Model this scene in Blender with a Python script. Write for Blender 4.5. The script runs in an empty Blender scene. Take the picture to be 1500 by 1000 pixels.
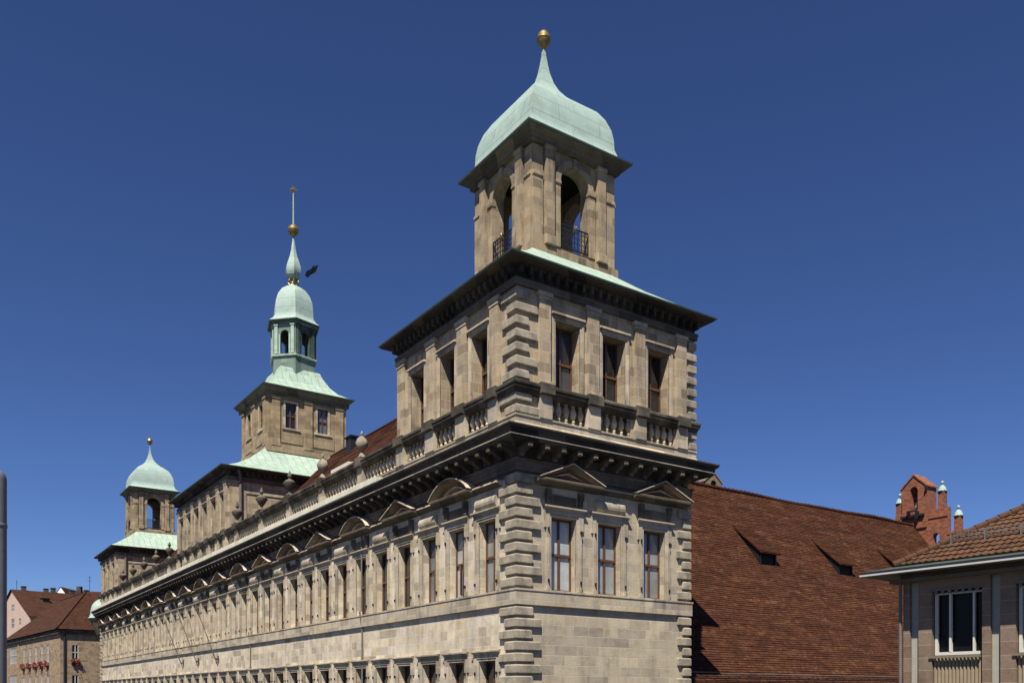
import bpy, bmesh, math, random
from mathutils import Vector, Matrix
random.seed(7)
C = bpy.context.scene.collection
sc = bpy.context.scene
PI = math.pi

# ------------------------------------------------------------------ camera
cam_d = bpy.data.cameras.new('camera')
cam = bpy.data.objects.new('camera', cam_d); C.objects.link(cam); sc.camera = cam
cam.location = (-19.315, -27.981, 0.0)
cam.rotation_euler = (PI/2, 0, -math.atan(885/1297))
cam_d.sensor_width = 36; cam_d.lens = 36*1297/1500
cam_d.shift_y = 518/1500
cam_d.clip_start = 0.1; cam_d.clip_end = 3000

# ------------------------------------------------------------------ light
SUN_DIR = Vector((-1.13, -1.0, 2.3)).normalized()          # towards the sun
sun_d = bpy.data.lights.new('sun', 'SUN'); sun_d.energy = 5.0; sun_d.angle = math.radians(0.5)
sun_d.color = (1.0, 0.92, 0.79)
sun = bpy.data.objects.new('sun', sun_d); C.objects.link(sun)
sun.rotation_euler = (-SUN_DIR).to_track_quat('-Z', 'Y').to_euler()
world = bpy.data.worlds.new('World'); sc.world = world; world.use_nodes = True
wn = world.node_tree; wn.nodes.clear()
sky = wn.nodes.new('ShaderNodeTexSky'); sky.sky_type = 'NISHITA'; sky.sun_disc = False
sky.sun_elevation = math.asin(SUN_DIR.z); sky.sun_rotation = math.atan2(SUN_DIR.x, SUN_DIR.y)
sky.altitude = 1200; sky.air_density = 1.0; sky.dust_density = 0.0; sky.ozone_density = 9.0
bg = wn.nodes.new('ShaderNodeBackground'); bg.inputs['Strength'].default_value = 0.05
wo = wn.nodes.new('ShaderNodeOutputWorld')
gam = wn.nodes.new('ShaderNodeGamma'); gam.inputs[1].default_value = 1.18          # polarised, deep blue sky
tin = wn.nodes.new('ShaderNodeMix'); tin.data_type = 'RGBA'; tin.blend_type = 'MULTIPLY'; tin.inputs[0].default_value = 1.0
tin.inputs[7].default_value = (.78, .71, .785, 1)
wn.links.new(sky.outputs[0], gam.inputs[0]); wn.links.new(gam.outputs[0], tin.inputs[6]); wn.links.new(tin.outputs[2], bg.inputs[0]); wn.links.new(bg.outputs[0], wo.inputs[0])
vs = sc.view_settings
sc.display_settings.display_device = 'sRGB'
vs.view_transform = 'Standard'; vs.look = 'None'; vs.gamma = 1; vs.use_curve_mapping = False
vs.exposure = 0.78

# ------------------------------------------------------------------ materials
def newmat(name):
    m = bpy.data.materials.new(name); m.use_nodes = True
    nt = m.node_tree; b = nt.nodes['Principled BSDF']
    return m, nt, b
class N:
    """tiny node helper"""
    def __init__(s, nt): s.nt = nt
    def n(s, t, **kw):
        x = s.nt.nodes.new(t)
        for k, v in kw.items(): setattr(x, k, v)
        return x
    def l(s, a, b): s.nt.links.new(a, b)
    def ramp(s, fac, stops, interp='LINEAR'):
        r = s.n('ShaderNodeValToRGB'); cr = r.color_ramp; cr.interpolation = interp
        while len(cr.elements) > 1: cr.elements.remove(cr.elements[-1])
        cr.elements[0].position = stops[0][0]; cr.elements[0].color = (*stops[0][1], 1)
        for p, c in stops[1:]:
            e = cr.elements.new(p); e.color = (*c, 1)
        s.l(fac, r.inputs[0]); return r.outputs[0]
    def mix(s, fac, a, b, mode='MIX'):
        m = s.n('ShaderNodeMix', data_type='RGBA', blend_type=mode)
        if isinstance(fac, (int, float)): m.inputs[0].default_value = fac
        else: s.l(fac, m.inputs[0])
        for i, v in ((6, a), (7, b)):
            if isinstance(v, tuple): m.inputs[i].default_value = (*v, 1)
            else: s.l(v, m.inputs[i])
        return m.outputs[2]
    def math(s, op, a, b=0.0, c=None):
        m = s.n('ShaderNodeMath', operation=op)
        for i, v in enumerate((a, b) if c is None else (a, b, c)):
            if isinstance(v, (int, float)): m.inputs[i].default_value = v
            else: s.l(v, m.inputs[i])
        return m.outputs[0]
    def noise(s, vec, scale, detail=4, rough=.55, dist=0.0):
        x = s.n('ShaderNodeTexNoise'); x.inputs['Scale'].default_value = scale
        x.inputs['Detail'].default_value = detail; x.inputs['Roughness'].default_value = rough
        x.inputs['Distortion'].default_value = dist
        s.l(vec, x.inputs['Vector']); return x.outputs['Fac']
    def bump(s, h, strength, dist, b):
        x = s.n('ShaderNodeBump'); x.inputs['Strength'].default_value = strength; x.inputs['Distance'].default_value = dist
        s.l(h, x.inputs['Height']); s.l(x.outputs[0], b.inputs['Normal'])

def g(v): return (v, v, v)
def stone(name, tones, mortar, bw=.92, bh=.40, soot=.35, soot_col=(.05, .045, .04), ms=.012, bump=.5, blocks=True, tint=None):
    """sandstone ashlar laid over world position (walls run along x or y)"""
    m, nt, b = newmat(name); k = N(nt)
    geo = k.n('ShaderNodeNewGeometry'); sep = k.n('ShaderNodeSeparateXYZ'); k.l(geo.outputs['Position'], sep.inputs[0])
    s = k.math('SUBTRACT', sep.outputs[0], sep.outputs[1])
    # wobble so that joints are not ruler straight
    comb = k.n('ShaderNodeCombineXYZ'); k.l(s, comb.inputs[0]); k.l(sep.outputs[2], comb.inputs[1])
    wob = k.n('ShaderNodeTexNoise'); wob.inputs['Scale'].default_value = 1.3; k.l(geo.outputs['Position'], wob.inputs['Vector'])
    add = k.n('ShaderNodeVectorMath', operation='MULTIPLY_ADD'); k.l(wob.outputs['Color'], add.inputs[0])
    add.inputs[1].default_value = (.03, .015, 0); k.l(comb.outputs[0], add.inputs[2])
    if blocks:
        br = k.n('ShaderNodeTexBrick'); br.offset = .43; br.offset_frequency = 2; br.squash = .68; br.squash_frequency = 3
        br.inputs['Color1'].default_value = (0, 0, 0, 1); br.inputs['Color2'].default_value = (1, 1, 1, 1)
        br.inputs['Mortar'].default_value = (.5, .5, .5, 1); br.inputs['Scale'].default_value = 1
        br.inputs['Mortar Size'].default_value = ms; br.inputs['Mortar Smooth'].default_value = .25
        br.inputs['Brick Width'].default_value = bw; br.inputs['Row Height'].default_value = bh
        k.l(add.outputs[0], br.inputs['Vector'])
        col = k.ramp(br.outputs['Color'], [(i/(len(tones)-1)*.96+.02, t) for i, t in enumerate(tones)])
        mfac = br.outputs['Fac']
    else:
        nz = k.noise(geo.outputs['Position'], 1.1, 3)
        col = k.ramp(nz, [(.3+.4*i/(len(tones)-1), t) for i, t in enumerate(tones)]); mfac = None
    pos = geo.outputs['Position']
    fine = k.noise(pos, 14, 5, .7)
    col = k.mix(1.0, col, k.ramp(fine, [(.3, g(.84)), (.7, g(1.14))]), 'MULTIPLY')
    med = k.noise(pos, 1.7, 5, .65)
    col = k.mix(1.0, col, k.ramp(med, [(.3, (.74, .72, .70)), (.52, g(1.0)), (.75, (1.12, 1.08, 1.0))]), 'MULTIPLY')
    # weather streaks: vertical stains
    mp = k.n('ShaderNodeMapping'); mp.inputs['Scale'].default_value = (2.6, 2.6, .35); k.l(pos, mp.inputs[0])
    st = k.noise(mp.outputs[0], 1.0, 5, .65)
    big = k.noise(pos, .45, 3, .6)
    sf = k.math('MULTIPLY', k.ramp(st, [(.47, g(0)), (.68, g(1))]), k.ramp(big, [(.4, g(.15)), (.65, g(1))]))
    sf = k.math('MULTIPLY', sf, soot)
    if mfac is not None:
        col = k.mix(k.math('MULTIPLY', mfac, .75), col, mortar)
    col = k.mix(sf, col, soot_col)
    k.l(col, b.inputs['Base Color']); b.inputs['Roughness'].default_value = .93
    b.inputs['Specular IOR Level'].default_value = .2
    h = k.math('MULTIPLY', fine, .35)
    h = k.math('ADD', h, k.math('MULTIPLY', k.noise(pos, 4.5, 4, .6), .6))
    if mfac is not None: h = k.math('SUBTRACT', h, k.math('MULTIPLY', mfac, .5))
    k.bump(h, bump, .02, b)
    return m

ST = [(.225, .192, .145), (.32, .275, .21), (.395, .345, .262), (.265, .237, .195), (.435, .38, .285), (.335, .278, .19), (.385, .34, .275), (.245, .21, .165)]
def sc_(tones, f, w=(1, 1, 1)): return [tuple(min(.6, c*f*w[i]) for i, c in enumerate(t)) for t in tones]
M = {}
M['wall'] = stone('stone_wall', sc_(ST, 1.45, (.99, .99, 1.0)), (.54, .50, .42), soot=.42)
M['wall_gable'] = stone('stone_wall_gable', sc_(ST[1:5], 1.08, (1, .99, .97)), (.46, .42, .34), soot=.3, bw=1.15)
M['wall_up'] = stone('stone_upper', sc_(ST, .92, (1.05, .98, .90)), (.44, .39, .31), bw=.8, bh=.42, soot=.75)
M['trim'] = stone('stone_trim', sc_(ST, 1.1), (.42, .38, .31), bw=1.4, bh=.62, soot=.6)
M['quoin'] = stone('stone_quoin', sc_(ST[1:5], .9), (.3, .27, .22), blocks=False, soot=.65)
M['urn_stone'] = stone('stone_urn', sc_(ST[:4], .8), (.3, .27, .22), blocks=False, soot=.8)
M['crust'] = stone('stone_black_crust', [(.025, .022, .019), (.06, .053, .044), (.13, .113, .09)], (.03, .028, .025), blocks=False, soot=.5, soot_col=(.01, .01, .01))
M['hood_lit'] = stone('stone_hood_lit', sc_(ST[2:6], 1.3, (1.06, .96, .95)), (.3, .27, .22), blocks=False, soot=.05)  # bright tone puts sunlight on hood tops and moulding edges into the colour
M['baluster'] = stone('stone_baluster', sc_(ST[2:6], 1.15), (.3, .27, .22), blocks=False, soot=.4)
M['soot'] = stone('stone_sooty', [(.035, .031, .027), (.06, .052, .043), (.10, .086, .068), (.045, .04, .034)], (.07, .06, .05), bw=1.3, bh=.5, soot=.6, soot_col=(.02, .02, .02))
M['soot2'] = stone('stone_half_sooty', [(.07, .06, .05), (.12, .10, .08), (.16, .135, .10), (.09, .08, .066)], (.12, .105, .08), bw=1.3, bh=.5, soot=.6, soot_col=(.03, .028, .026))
M['tower'] = stone('stone_tower', sc_(ST, .78, (1.08, .98, .86)), (.30, .26, .2), bw=.8, bh=.38, soot=.9)
M['midtower'] = stone('stone_midtower', sc_(ST, .72, (1.1, .98, .82)), (.17, .14, .11), bw=1.0, bh=.36, soot=.35)
M['house'] = stone('stone_house', sc_(ST, .72, (1.12, .95, .84)), (.2, .17, .14), bw=.6, bh=.3, soot=.3)
M['pier'] = stone('stone_pier', [(.155, .112, .082), (.20, .147, .11), (.175, .135, .105)], (.34, .28, .22), bw=60.0, bh=.42, soot=.1, ms=.009)

def plain(name, col, rough=.8, var=.12, scale=6, metal=0.0, bump=.0, spec=.4, stain=None):
    m, nt, b = newmat(name); k = N(nt)
    geo = k.n('ShaderNodeNewGeometry'); pos = geo.outputs['Position']
    nz = k.noise(pos, scale, 4, .6)
    c = k.mix(1.0, col, k.ramp(nz, [(.3, g(1-var)), (.7, g(1+var))]), 'MULTIPLY')
    if stain:
        c = k.mix(k.math('MULTIPLY', k.ramp(k.noise(pos, scale*.3, 5, .7), [(.5, g(0)), (.7, g(1))]), .6), c, stain)
    k.l(c, b.inputs['Base Color']); b.inputs['Roughness'].default_value = rough; b.inputs['Metallic'].default_value = metal
    b.inputs['Specular IOR Level'].default_value = spec
    if bump: k.bump(nz, bump, .02, b)
    return m
M['plaster'] = plain('pink_plaster', (.44, .33, .27), .9, .07, 1.5, stain=(.35, .27, .23))
M['wood'] = plain('brown_wood', (.10, .046, .02), .45, .2, 8)
M['white'] = plain('white_paint', (.72, .70, .66), .5, .04, 5)
M['gold'] = plain('gilded_metal', (.30, .22, .09), .45, .25, 9, metal=.8, stain=(.07, .065, .05))
M['iron'] = plain('dark_iron', (.012, .012, .016), .5, .2, 12)
M['black'] = plain('dark_interior', (.01, .01, .01), .9, .1, 3)
M['lead'] = plain('pale_lead', (.58, .55, .45), .6, .12, 1.2, stain=(.36, .40, .30))
M['pipe'] = plain('zinc_pipe', (.12, .11, .10), .6, .2, 3)
M['grey'] = plain('grey_mast_paint', (.12, .12, .14), .55, .12, 4)
M['concrete'] = plain('pale_concrete', (.29, .28, .24), .85, .08, 5, bump=.2)
M['panel'] = plain('ribbed_panel', (.24, .19, .13), .8, .1, 4)
M['fascia'] = plain('pale_fascia', (.42, .43, .43), .5, .05, 2)
M['soffit'] = plain('beige_soffit', (.14, .125, .09), .8, .06, 2)
M['asphalt'] = plain('asphalt', (.05, .05, .05), .9, .15, 3, bump=.3)
M['petal'] = plain('red_geraniums', (.26, .015, .012), .7, .4, 9)
M['leaf'] = plain('geranium_leaves', (.05, .09, .02), .7, .4, 9)
M['feather'] = plain('dark_feathers', (.004, .004, .006), 1.0, .2, 30, spec=.05)
M['frame_grey'] = plain('dull_white_frames', (.42, .42, .40), .6, .05, 5)
M['office_frame'] = plain('office_window_paint', (.5, .49, .45), .7, .04, 5, spec=.1)
M['copper_dark'] = plain('dark_copper_edge', (.05, .075, .062), .6, .25, 3)

def copper(name, a, bcol, seam=(.10, .15, .13), bw=.62, bh=1.9, streak=.3, sfac=.7, rot=PI/2, ms=.026):
    m, nt, b = newmat(name); k = N(nt)
    uv = k.n('ShaderNodeUVMap'); geo = k.n('ShaderNodeNewGeometry'); pos = geo.outputs['Position']
    br = k.n('ShaderNodeTexBrick'); br.offset = .37; br.inputs['Color1'].default_value = (0, 0, 0, 1); br.inputs['Color2'].default_value = (1, 1, 1, 1)
    br.inputs['Mortar'].default_value = (.4, .4, .4, 1); br.inputs['Scale'].default_value = 1; br.inputs['Mortar Size'].default_value = ms
    br.inputs['Mortar Smooth'].default_value = .2; br.inputs['Brick Width'].default_value = bh; br.inputs['Row Height'].default_value = bw
    mp = k.n('ShaderNodeMapping'); mp.inputs['Rotation'].default_value = (0, 0, rot); k.l(uv.outputs[0], mp.inputs[0]); k.l(mp.outputs[0], br.inputs['Vector'])
    col = k.mix(k.math('MULTIPLY', br.outputs['Color'], .55), a, bcol)
    col = k.mix(1.0, col, k.ramp(k.noise(pos, 2.2, 5, .65), [(.3, (.86, .9, .88)), (.7, (1.1, 1.08, 1.05))]), 'MULTIPLY')
    mp2 = k.n('ShaderNodeMapping'); mp2.inputs['Scale'].default_value = (5, .5, 1); k.l(uv.outputs[0], mp2.inputs[0])
    st = k.noise(mp2.outputs[0], 1.6, 5, .7)
    col = k.mix(k.math('MULTIPLY', k.ramp(st, [(.52, g(0)), (.75, g(1))]), streak), col, (.14, .22, .18))
    col = k.mix(k.math('MULTIPLY', k.ramp(k.noise(pos, .9, 6, .75, .4), [(.54, g(0)), (.68, g(1))]), .45), col, (.19, .21, .14))
    col = k.mix(k.math('MULTIPLY', br.outputs['Fac'], sfac), col, seam)
    k.l(col, b.inputs['Base Color']); b.inputs['Roughness'].default_value = .7; b.inputs['Specular IOR Level'].default_value = .3
    k.bump(k.math('ADD', br.outputs['Fac'], k.math('MULTIPLY', k.noise(pos, 3, 3), .7)), .35, .02, b)
    return m
M['copper'] = copper('copper_patina', (.28, .375, .325), (.37, .455, .39))
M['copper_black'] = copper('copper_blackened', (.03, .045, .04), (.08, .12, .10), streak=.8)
M['copper_dome'] = copper('copper_patina_dome', (.265, .355, .335), (.32, .405, .375), bw=.72, bh=2.3, streak=.4, sfac=.55, rot=0.0, ms=.02)
M['copper_old'] = copper('copper_patina_weathered', (.08, .12, .105), (.24, .33, .29), streak=.9)

def tiles(name, tones, bw=.17, bh=.16, patch=(.09, .045, .03)):
    m, nt, b = newmat(name); k = N(nt)
    uv = k.n('ShaderNodeUVMap')
    br = k.n('ShaderNodeTexBrick'); br.offset = .5; br.inputs['Color1'].default_value = (0, 0, 0, 1); br.inputs['Color2'].default_value = (1, 1, 1, 1)
    br.inputs['Mortar'].default_value = (.5, .5, .5, 1); br.inputs['Scale'].default_value = 1; br.inputs['Mortar Size'].default_value = .007
    br.inputs['Brick Width'].default_value = bw; br.inputs['Row Height'].default_value = bh
    k.l(uv.outputs[0], br.inputs['Vector'])
    mp = k.n('ShaderNodeMapping'); mp.inputs['Scale'].default_value = (1, 3.2, 1); k.l(uv.outputs[0], mp.inputs[0])
    n1 = k.noise(mp.outputs[0], .55, 6, .72, .4)
    n2 = k.noise(mp.outputs[0], 2.2, 3, .6)
    f = k.math('ADD', k.math('ADD', .05, k.math('MULTIPLY', br.outputs['Color'], .13)), k.math('ADD', k.math('MULTIPLY', n1, .75), k.math('MULTIPLY', n2, .33)))
    col = k.ramp(f, [(.40+.42*i/(len(tones)-1), t) for i, t in enumerate(tones)])
    col = k.mix(k.math('MULTIPLY', k.ramp(k.noise(mp.outputs[0], .9, 5, .75, .3), [(.56, g(0)), (.68, g(1))]), .6), col, patch)
    hot = tones[-2]
    mph = k.n('ShaderNodeMapping'); mph.inputs['Scale'].default_value = (.7, 1.6, 1); mph.inputs['Location'].default_value = (7, 3, 0); k.l(uv.outputs[0], mph.inputs[0])
    col = k.mix(k.math('MULTIPLY', k.ramp(k.noise(mph.outputs[0], .8, 5, .7, .5), [(.57, g(0)), (.66, g(1))]), .32), col, hot)
    col = k.mix(k.math('MULTIPLY', br.outputs['Fac'], .7), col, (.02, .012, .01))
    k.l(col, b.inputs['Base Color']); b.inputs['Roughness'].default_value = .9; b.inputs['Specular IOR Level'].default_value = .15
    k.bump(k.math('SUBTRACT', k.math('MULTIPLY', br.outputs['Color'], .4), br.outputs['Fac']), .6, .012, b)
    return m
TT = [(.055, .03, .024), (.10, .044, .028), (.15, .055, .028), (.21, .075, .033), (.30, .12, .055), (.40, .22, .13)]
M['tile'] = tiles('roof_tiles', sc_(TT, .275, (1, .96, .98)), patch=(.022,.014,.012))
M['tile_main'] = tiles('roof_tiles_brown', sc_(TT[:4], .55, (.9, .9, 1)), patch=(.04, .024, .02))
M['tile_pan'] = tiles('roof_pantiles', sc_([(.09, .055, .04), (.15, .08, .05), (.22, .11, .065), (.30, .14, .08)], .42), bw=.24, bh=.3, patch=(.10, .08, .065))
M['tile_far'] = tiles('roof_tiles_far', sc_(TT[:5], .27, (1, 1.1, 1.3)), patch=(.03,.022,.02), bw=.3, bh=.3)

def brick(name):
    m, nt, b = newmat(name); k = N(nt)
    geo = k.n('ShaderNodeNewGeometry'); sep = k.n('ShaderNodeSeparateXYZ'); k.l(geo.outputs['Position'], sep.inputs[0])
    comb = k.n('ShaderNodeCombineXYZ'); k.l(k.math('SUBTRACT', sep.outputs[0], sep.outputs[1]), comb.inputs[0]); k.l(sep.outputs[2], comb.inputs[1])
    br = k.n('ShaderNodeTexBrick'); br.inputs['Scale'].default_value = 1; br.inputs['Brick Width'].default_value = .3; br.inputs['Row Height'].default_value = .1
    br.inputs['Mortar Size'].default_value = .009; br.inputs['Color1'].default_value = (.13, .036, .018, 1); br.inputs['Color2'].default_value = (.27, .085, .038, 1)
    br.inputs['Mortar'].default_value = (.17, .11, .08, 1); k.l(comb.outputs[0], br.inputs['Vector'])
    c = k.mix(1.0, br.outputs['Color'], k.ramp(k.noise(geo.outputs['Position'], 2.5, 5, .7), [(.3, g(.72)), (.7, g(1.25))]), 'MULTIPLY')
    k.l(c, b.inputs['Base Color']); b.inputs['Roughness'].default_value = .9
    k.bump(k.math('MULTIPLY', br.outputs['Fac'], -1), .6, .02, b)
    return m
M['brick'] = brick('red_brick')

def glass(name, col, rough=.08, var_hi=1.25):
    m, nt, b = newmat(name); k = N(nt)
    geo = k.n('ShaderNodeNewGeometry')
    nz = k.noise(geo.outputs['Position'], 1.4, 2)
    c = k.mix(1.0, col, k.ramp(nz, [(.3, g(.75)), (.7, g(1.2))]), 'MULTIPLY')
    oi = k.n('ShaderNodeObjectInfo')
    c = k.mix(1.0, c, k.ramp(oi.outputs['Random'], [(0, g(.5)), (.5, g(.9)), (.8, g(1.2)), (.86, g(var_hi)), (1, g(var_hi*1.1))], 'LINEAR'), 'MULTIPLY')
    k.l(c, b.inputs['Base Color']); b.inputs['Roughness'].default_value = rough
    b.inputs['Specular IOR Level'].default_value = .5
    b.inputs['Coat Weight'].default_value = .5; b.inputs['Coat Roughness'].default_value = .03
    k.bump(k.noise(geo.outputs['Position'], .8, 1), .08, .05, b)
    return m
M['pane'] = glass('window_pane_curtained', (.30, .32, .33))
M['pane_dark'] = glass('window_pane_dark', (.015, .017, .02), var_hi=7.0)
M['pane_black'] = plain('open_window_dark', (.006, .006, .007), .3, .1, 3, spec=.15)
M['curtain'] = plain('white_curtain', (.55, .57, .6), .9, .1, 5)

# ------------------------------------------------------------------ mesh builder
class Fr:
    """facade frame: s runs along the wall, o points out of it, z up"""
    def __init__(f, ox, oy, sd, od): f.o = Vector((ox, oy, 0)); f.s = Vector((*sd, 0)); f.d = Vector((*od, 0))
    def p(f, s, o, z): return f.o + f.s*s + f.d*o + Vector((0, 0, z))
FL = Fr(0, 0, (0, 1), (-1, 0))        # long facade, x = 0
FR = Fr(0, 0, (1, 0), (0, -1))        # gable facade, y = 0
FZ = Fr(0, 0, (1, 0), (0, -1))
class MB:
    def __init__(m): m.bm = bmesh.new(); m.uv = m.bm.loops.layers.uv.new('UVMap'); m.mats = []; m.mi = 0
    def mat(m, mm):
        if mm not in m.mats: m.mats.append(mm)
        m.mi = m.mats.index(mm); return m
    def face(m, pts, uvs=None):
        vs = [m.bm.verts.new(p) for p in pts]
        f = m.bm.faces.new(vs); f.material_index = m.mi
        if uvs:
            for l, u in zip(f.loops, uvs): l[m.uv].uv = u
        else:
            n = f.normal if f.normal.length else Vector((0, 0, 1))
            f.normal_update(); n = f.normal
            for l in f.loops:
                c = l.vert.co
                l[m.uv].uv = (c.x+c.y, c.z) if abs(n.z) < .9 else (c.x, c.y)
        return f
    def hexa(m, P):
        # P: 8 points, bottom ring 0-3, top ring 4-7
        for q in ((3, 2, 1, 0), (4, 5, 6, 7), (0, 1, 5, 4), (1, 2, 6, 5), (2, 3, 7, 6), (3, 0, 4, 7)):
            m.face([P[i] for i in q])
    def fbox(m, f, s0, s1, o0, o1, z0, z1, ch=0.0):
        if ch <= 0:
            m.hexa([f.p(s0, o0, z0), f.p(s1, o0, z0), f.p(s1, o1, z0), f.p(s0, o1, z0), f.p(s0, o0, z1), f.p(s1, o0, z1), f.p(s1, o1, z1), f.p(s0, o1, z1)])
        else:   # outer face (o1) chamfered
            a = o1-ch
            m.hexa([f.p(s0, o0, z0), f.p(s1, o0, z0), f.p(s1, a, z0), f.p(s0, a, z0), f.p(s0, o0, z1), f.p(s1, o0, z1), f.p(s1, a, z1), f.p(s0, a, z1)])
            q = [f.p(s0, a, z0), f.p(s1, a, z0), f.p(s1, a, z1), f.p(s0, a, z1)]
            t = [f.p(s0+ch, o1, z0+ch), f.p(s1-ch, o1, z0+ch), f.p(s1-ch, o1, z1-ch), f.p(s0+ch, o1, z1-ch)]
            m.face(t)
            for i in range(4): m.face([q[i], q[(i+1) % 4], t[(i+1) % 4], t[i]])
    def box(m, x0, x1, y0, y1, z0, z1): m.fbox(FZ, x0, x1, -y1, -y0, z0, z1)
    def loft(m, rings, cap0=False, cap1=False, closed=True):
        """rings: lists of equal length of points; uv in metres"""
        v = 0
        for a, b in zip(rings[:-1], rings[1:]):
            n = len(a); dv = sum((Vector(b[i])-Vector(a[i])).length for i in range(n))/n
            u = 0
            for i in range(n if closed else n-1):
                j = (i+1) % n; du = (Vector(a[j])-Vector(a[i])).length; dub = (Vector(b[j])-Vector(b[i])).length
                c = (du-dub)/2
                pts = [a[i], a[j], b[j], b[i]]
                uvs = [(u, v), (u+du, v), (u+du-c, v+dv), (u+c, v+dv)]
                pp, uu = [], []
                for p_, u_ in zip(pts, uvs):
                    if not pp or (Vector(p_)-Vector(pp[-1])).length > 1e-5: pp.append(p_); uu.append(u_)
                if len(pp) > 2 and (Vector(pp[0])-Vector(pp[-1])).length < 1e-5: pp.pop(); uu.pop()
                if len(pp) > 2: m.face(pp, uu)
                u += du
            v += dv
        if cap0: m.face(list(reversed(rings[0])))
        if cap1: m.face(rings[-1])
    def rect(m, x0, x1, y0, y1, prof, cap0=False, cap1=False, sides=None):
        """mitred moulding round a rectangle: prof = [(out, z)...]; sides: subset of 'WSEN' """
        rings = [[(x0-o, y0-o, z), (x1+o, y0-o, z), (x1+o, y1+o, z), (x0-o, y1+o, z)] for o, z in prof]
        if sides is None: m.loft(rings, cap0, cap1)
        else:
            idx = {'S': (0, 1), 'E': (1, 2), 'N': (2, 3), 'W': (3, 0)}
            for s in sides:
                i, j = idx[s]; m.loft([[r[i], r[j]] for r in rings], closed=False)
    def lathe(m, prof, cx=0, cy=0, n=16, a0=0.0, cap=True):
        rings = [[(cx+r*math.cos(a0+2*PI*i/n), cy+r*math.sin(a0+2*PI*i/n), z) for i in range(n)] for r, z in prof]
        m.loft(rings, cap and prof[0][0] > 1e-4, cap and prof[-1][0] > 1e-4)
    def tube(m, a, b, r, n=8, r2=None):
        a, b = Vector(a), Vector(b); d = (b-a).normalized()
        x = d.orthogonal().normalized(); y = d.cross(x); r2 = r if r2 is None else r2
        m.loft([[a+(x*math.cos(2*PI*i/n)+y*math.sin(2*PI*i/n))*r for i in range(n)], [b+(x*math.cos(2*PI*i/n)+y*math.sin(2*PI*i/n))*r2 for i in range(n)]], True, True)
    def prism(m, f, poly, o0, o1):
        """poly [(s,z)] extruded from o0 to o1"""
        A = [f.p(s, o0, z) for s, z in poly]; B = [f.p(s, o1, z) for s, z in poly]
        m.face(list(reversed(A))); m.face(B)
        for i in range(len(poly)):
            j = (i+1) % len(poly); m.face([A[i], A[j], B[j], B[i]])
    def wall(m, f, s0, s1, z0, z1, holes, o=0.0):
        """sheet with rectangular openings (s0,s1,z0,z1,depth[,back]) and their reveals"""
        S = sorted(set([s0, s1]+[h[0] for h in holes]+[h[1] for h in holes]))
        Z = sorted(set([z0, z1]+[h[2] for h in holes]+[h[3] for h in holes]))
        for i in range(len(S)-1):
            for j in range(len(Z)-1):
                cs, cz = (S[i]+S[i+1])/2, (Z[j]+Z[j+1])/2
                if any(h[0] < cs < h[1] and h[2] < cz < h[3] for h in holes): continue
                m.face([f.p(S[i], o, Z[j]), f.p(S[i+1], o, Z[j]), f.p(S[i+1], o, Z[j+1]), f.p(S[i], o, Z[j+1])])
        for h in holes:
            a, b, c, d, dp = h[:5]
            P = [(a, c), (b, c), (b, d), (a, d)]
            for i in range(4):
                q, r = P[i], P[(i+1) % 4]
                m.face([f.p(q[0], o, q[1]), f.p(r[0], o, r[1]), f.p(r[0], o-dp, r[1]), f.p(q[0], o-dp, q[1])])
            if len(h) > 5: m.face([f.p(s, o-dp, z) for s, z in P])
    def build(m, name, mat=None, parent=None, loc=None, smooth=False, local=False, rz=0.0):
        """mesh data are in world metres unless local; the object is parented keeping its place"""
        bmesh.ops.remove_doubles(m.bm, verts=m.bm.verts, dist=1e-4)
        bmesh.ops.recalc_face_normals(m.bm, faces=m.bm.faces)
        me = bpy.data.meshes.new(name)
        if loc is None: loc = Vector((0, 0, 0))
        loc = Vector(loc)
        if not local: bmesh.ops.translate(m.bm, verts=m.bm.verts, vec=-loc)
        m.bm.to_mesh(me); m.bm.free()
        for mm in (m.mats or [mat]): me.materials.append(M[mm])
        if smooth:
            me.polygons.foreach_set('use_smooth', [True]*len(me.polygons))
            try: me.set_sharp_from_angle(angle=math.radians(38))
            except Exception: pass
        o = bpy.data.objects.new(name, me); C.objects.link(o)
        put(o, parent, loc, rz)
        return o
WL = {}
def put(o, parent, loc, rz=0.0):
    """place an object at a world position below its parent"""
    loc = Vector(loc)
    WL[o.name] = (loc, rz)
    if parent is not None:
        o.parent = parent; pl, pr = WL[parent.name]
        o.location = Matrix.Rotation(-pr, 3, 'Z') @ (loc-pl); o.rotation_euler = (0, 0, rz-pr)
    else:
        o.location = loc; o.rotation_euler = (0, 0, rz)
def thing(name, label, cat, loc, group=None):
    o = bpy.data.objects.new(name, None); C.objects.link(o); o.empty_display_size = .3
    put(o, None, loc); o['label'] = label; o['category'] = cat
    if group: o['group'] = group
    return o
def tag(o, label, cat, group=None):
    o['label'] = label; o['category'] = cat
    if group: o['group'] = group
    return o
def copy_tree(src, parent, loc, rz=0.0):
    c = src.copy(); C.objects.link(c)
    if parent: put(c, parent, loc, rz)
    else: c.location = loc; c.rotation_euler = (0, 0, rz); WL[c.name] = (Vector(loc), rz)
    for ch in list(src.children):
        d = ch.copy(); C.objects.link(d); d.parent = c
    return c

# ------------------------------------------------------------------ setting
gm = MB(); gm.face([(-1500, -1500, -9), (1500, -1500, -9), (1500, 1500, -9), (-1500, 1500, -9)])
ground = gm.build('ground', 'asphalt'); ground['kind'] = 'structure'

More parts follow.
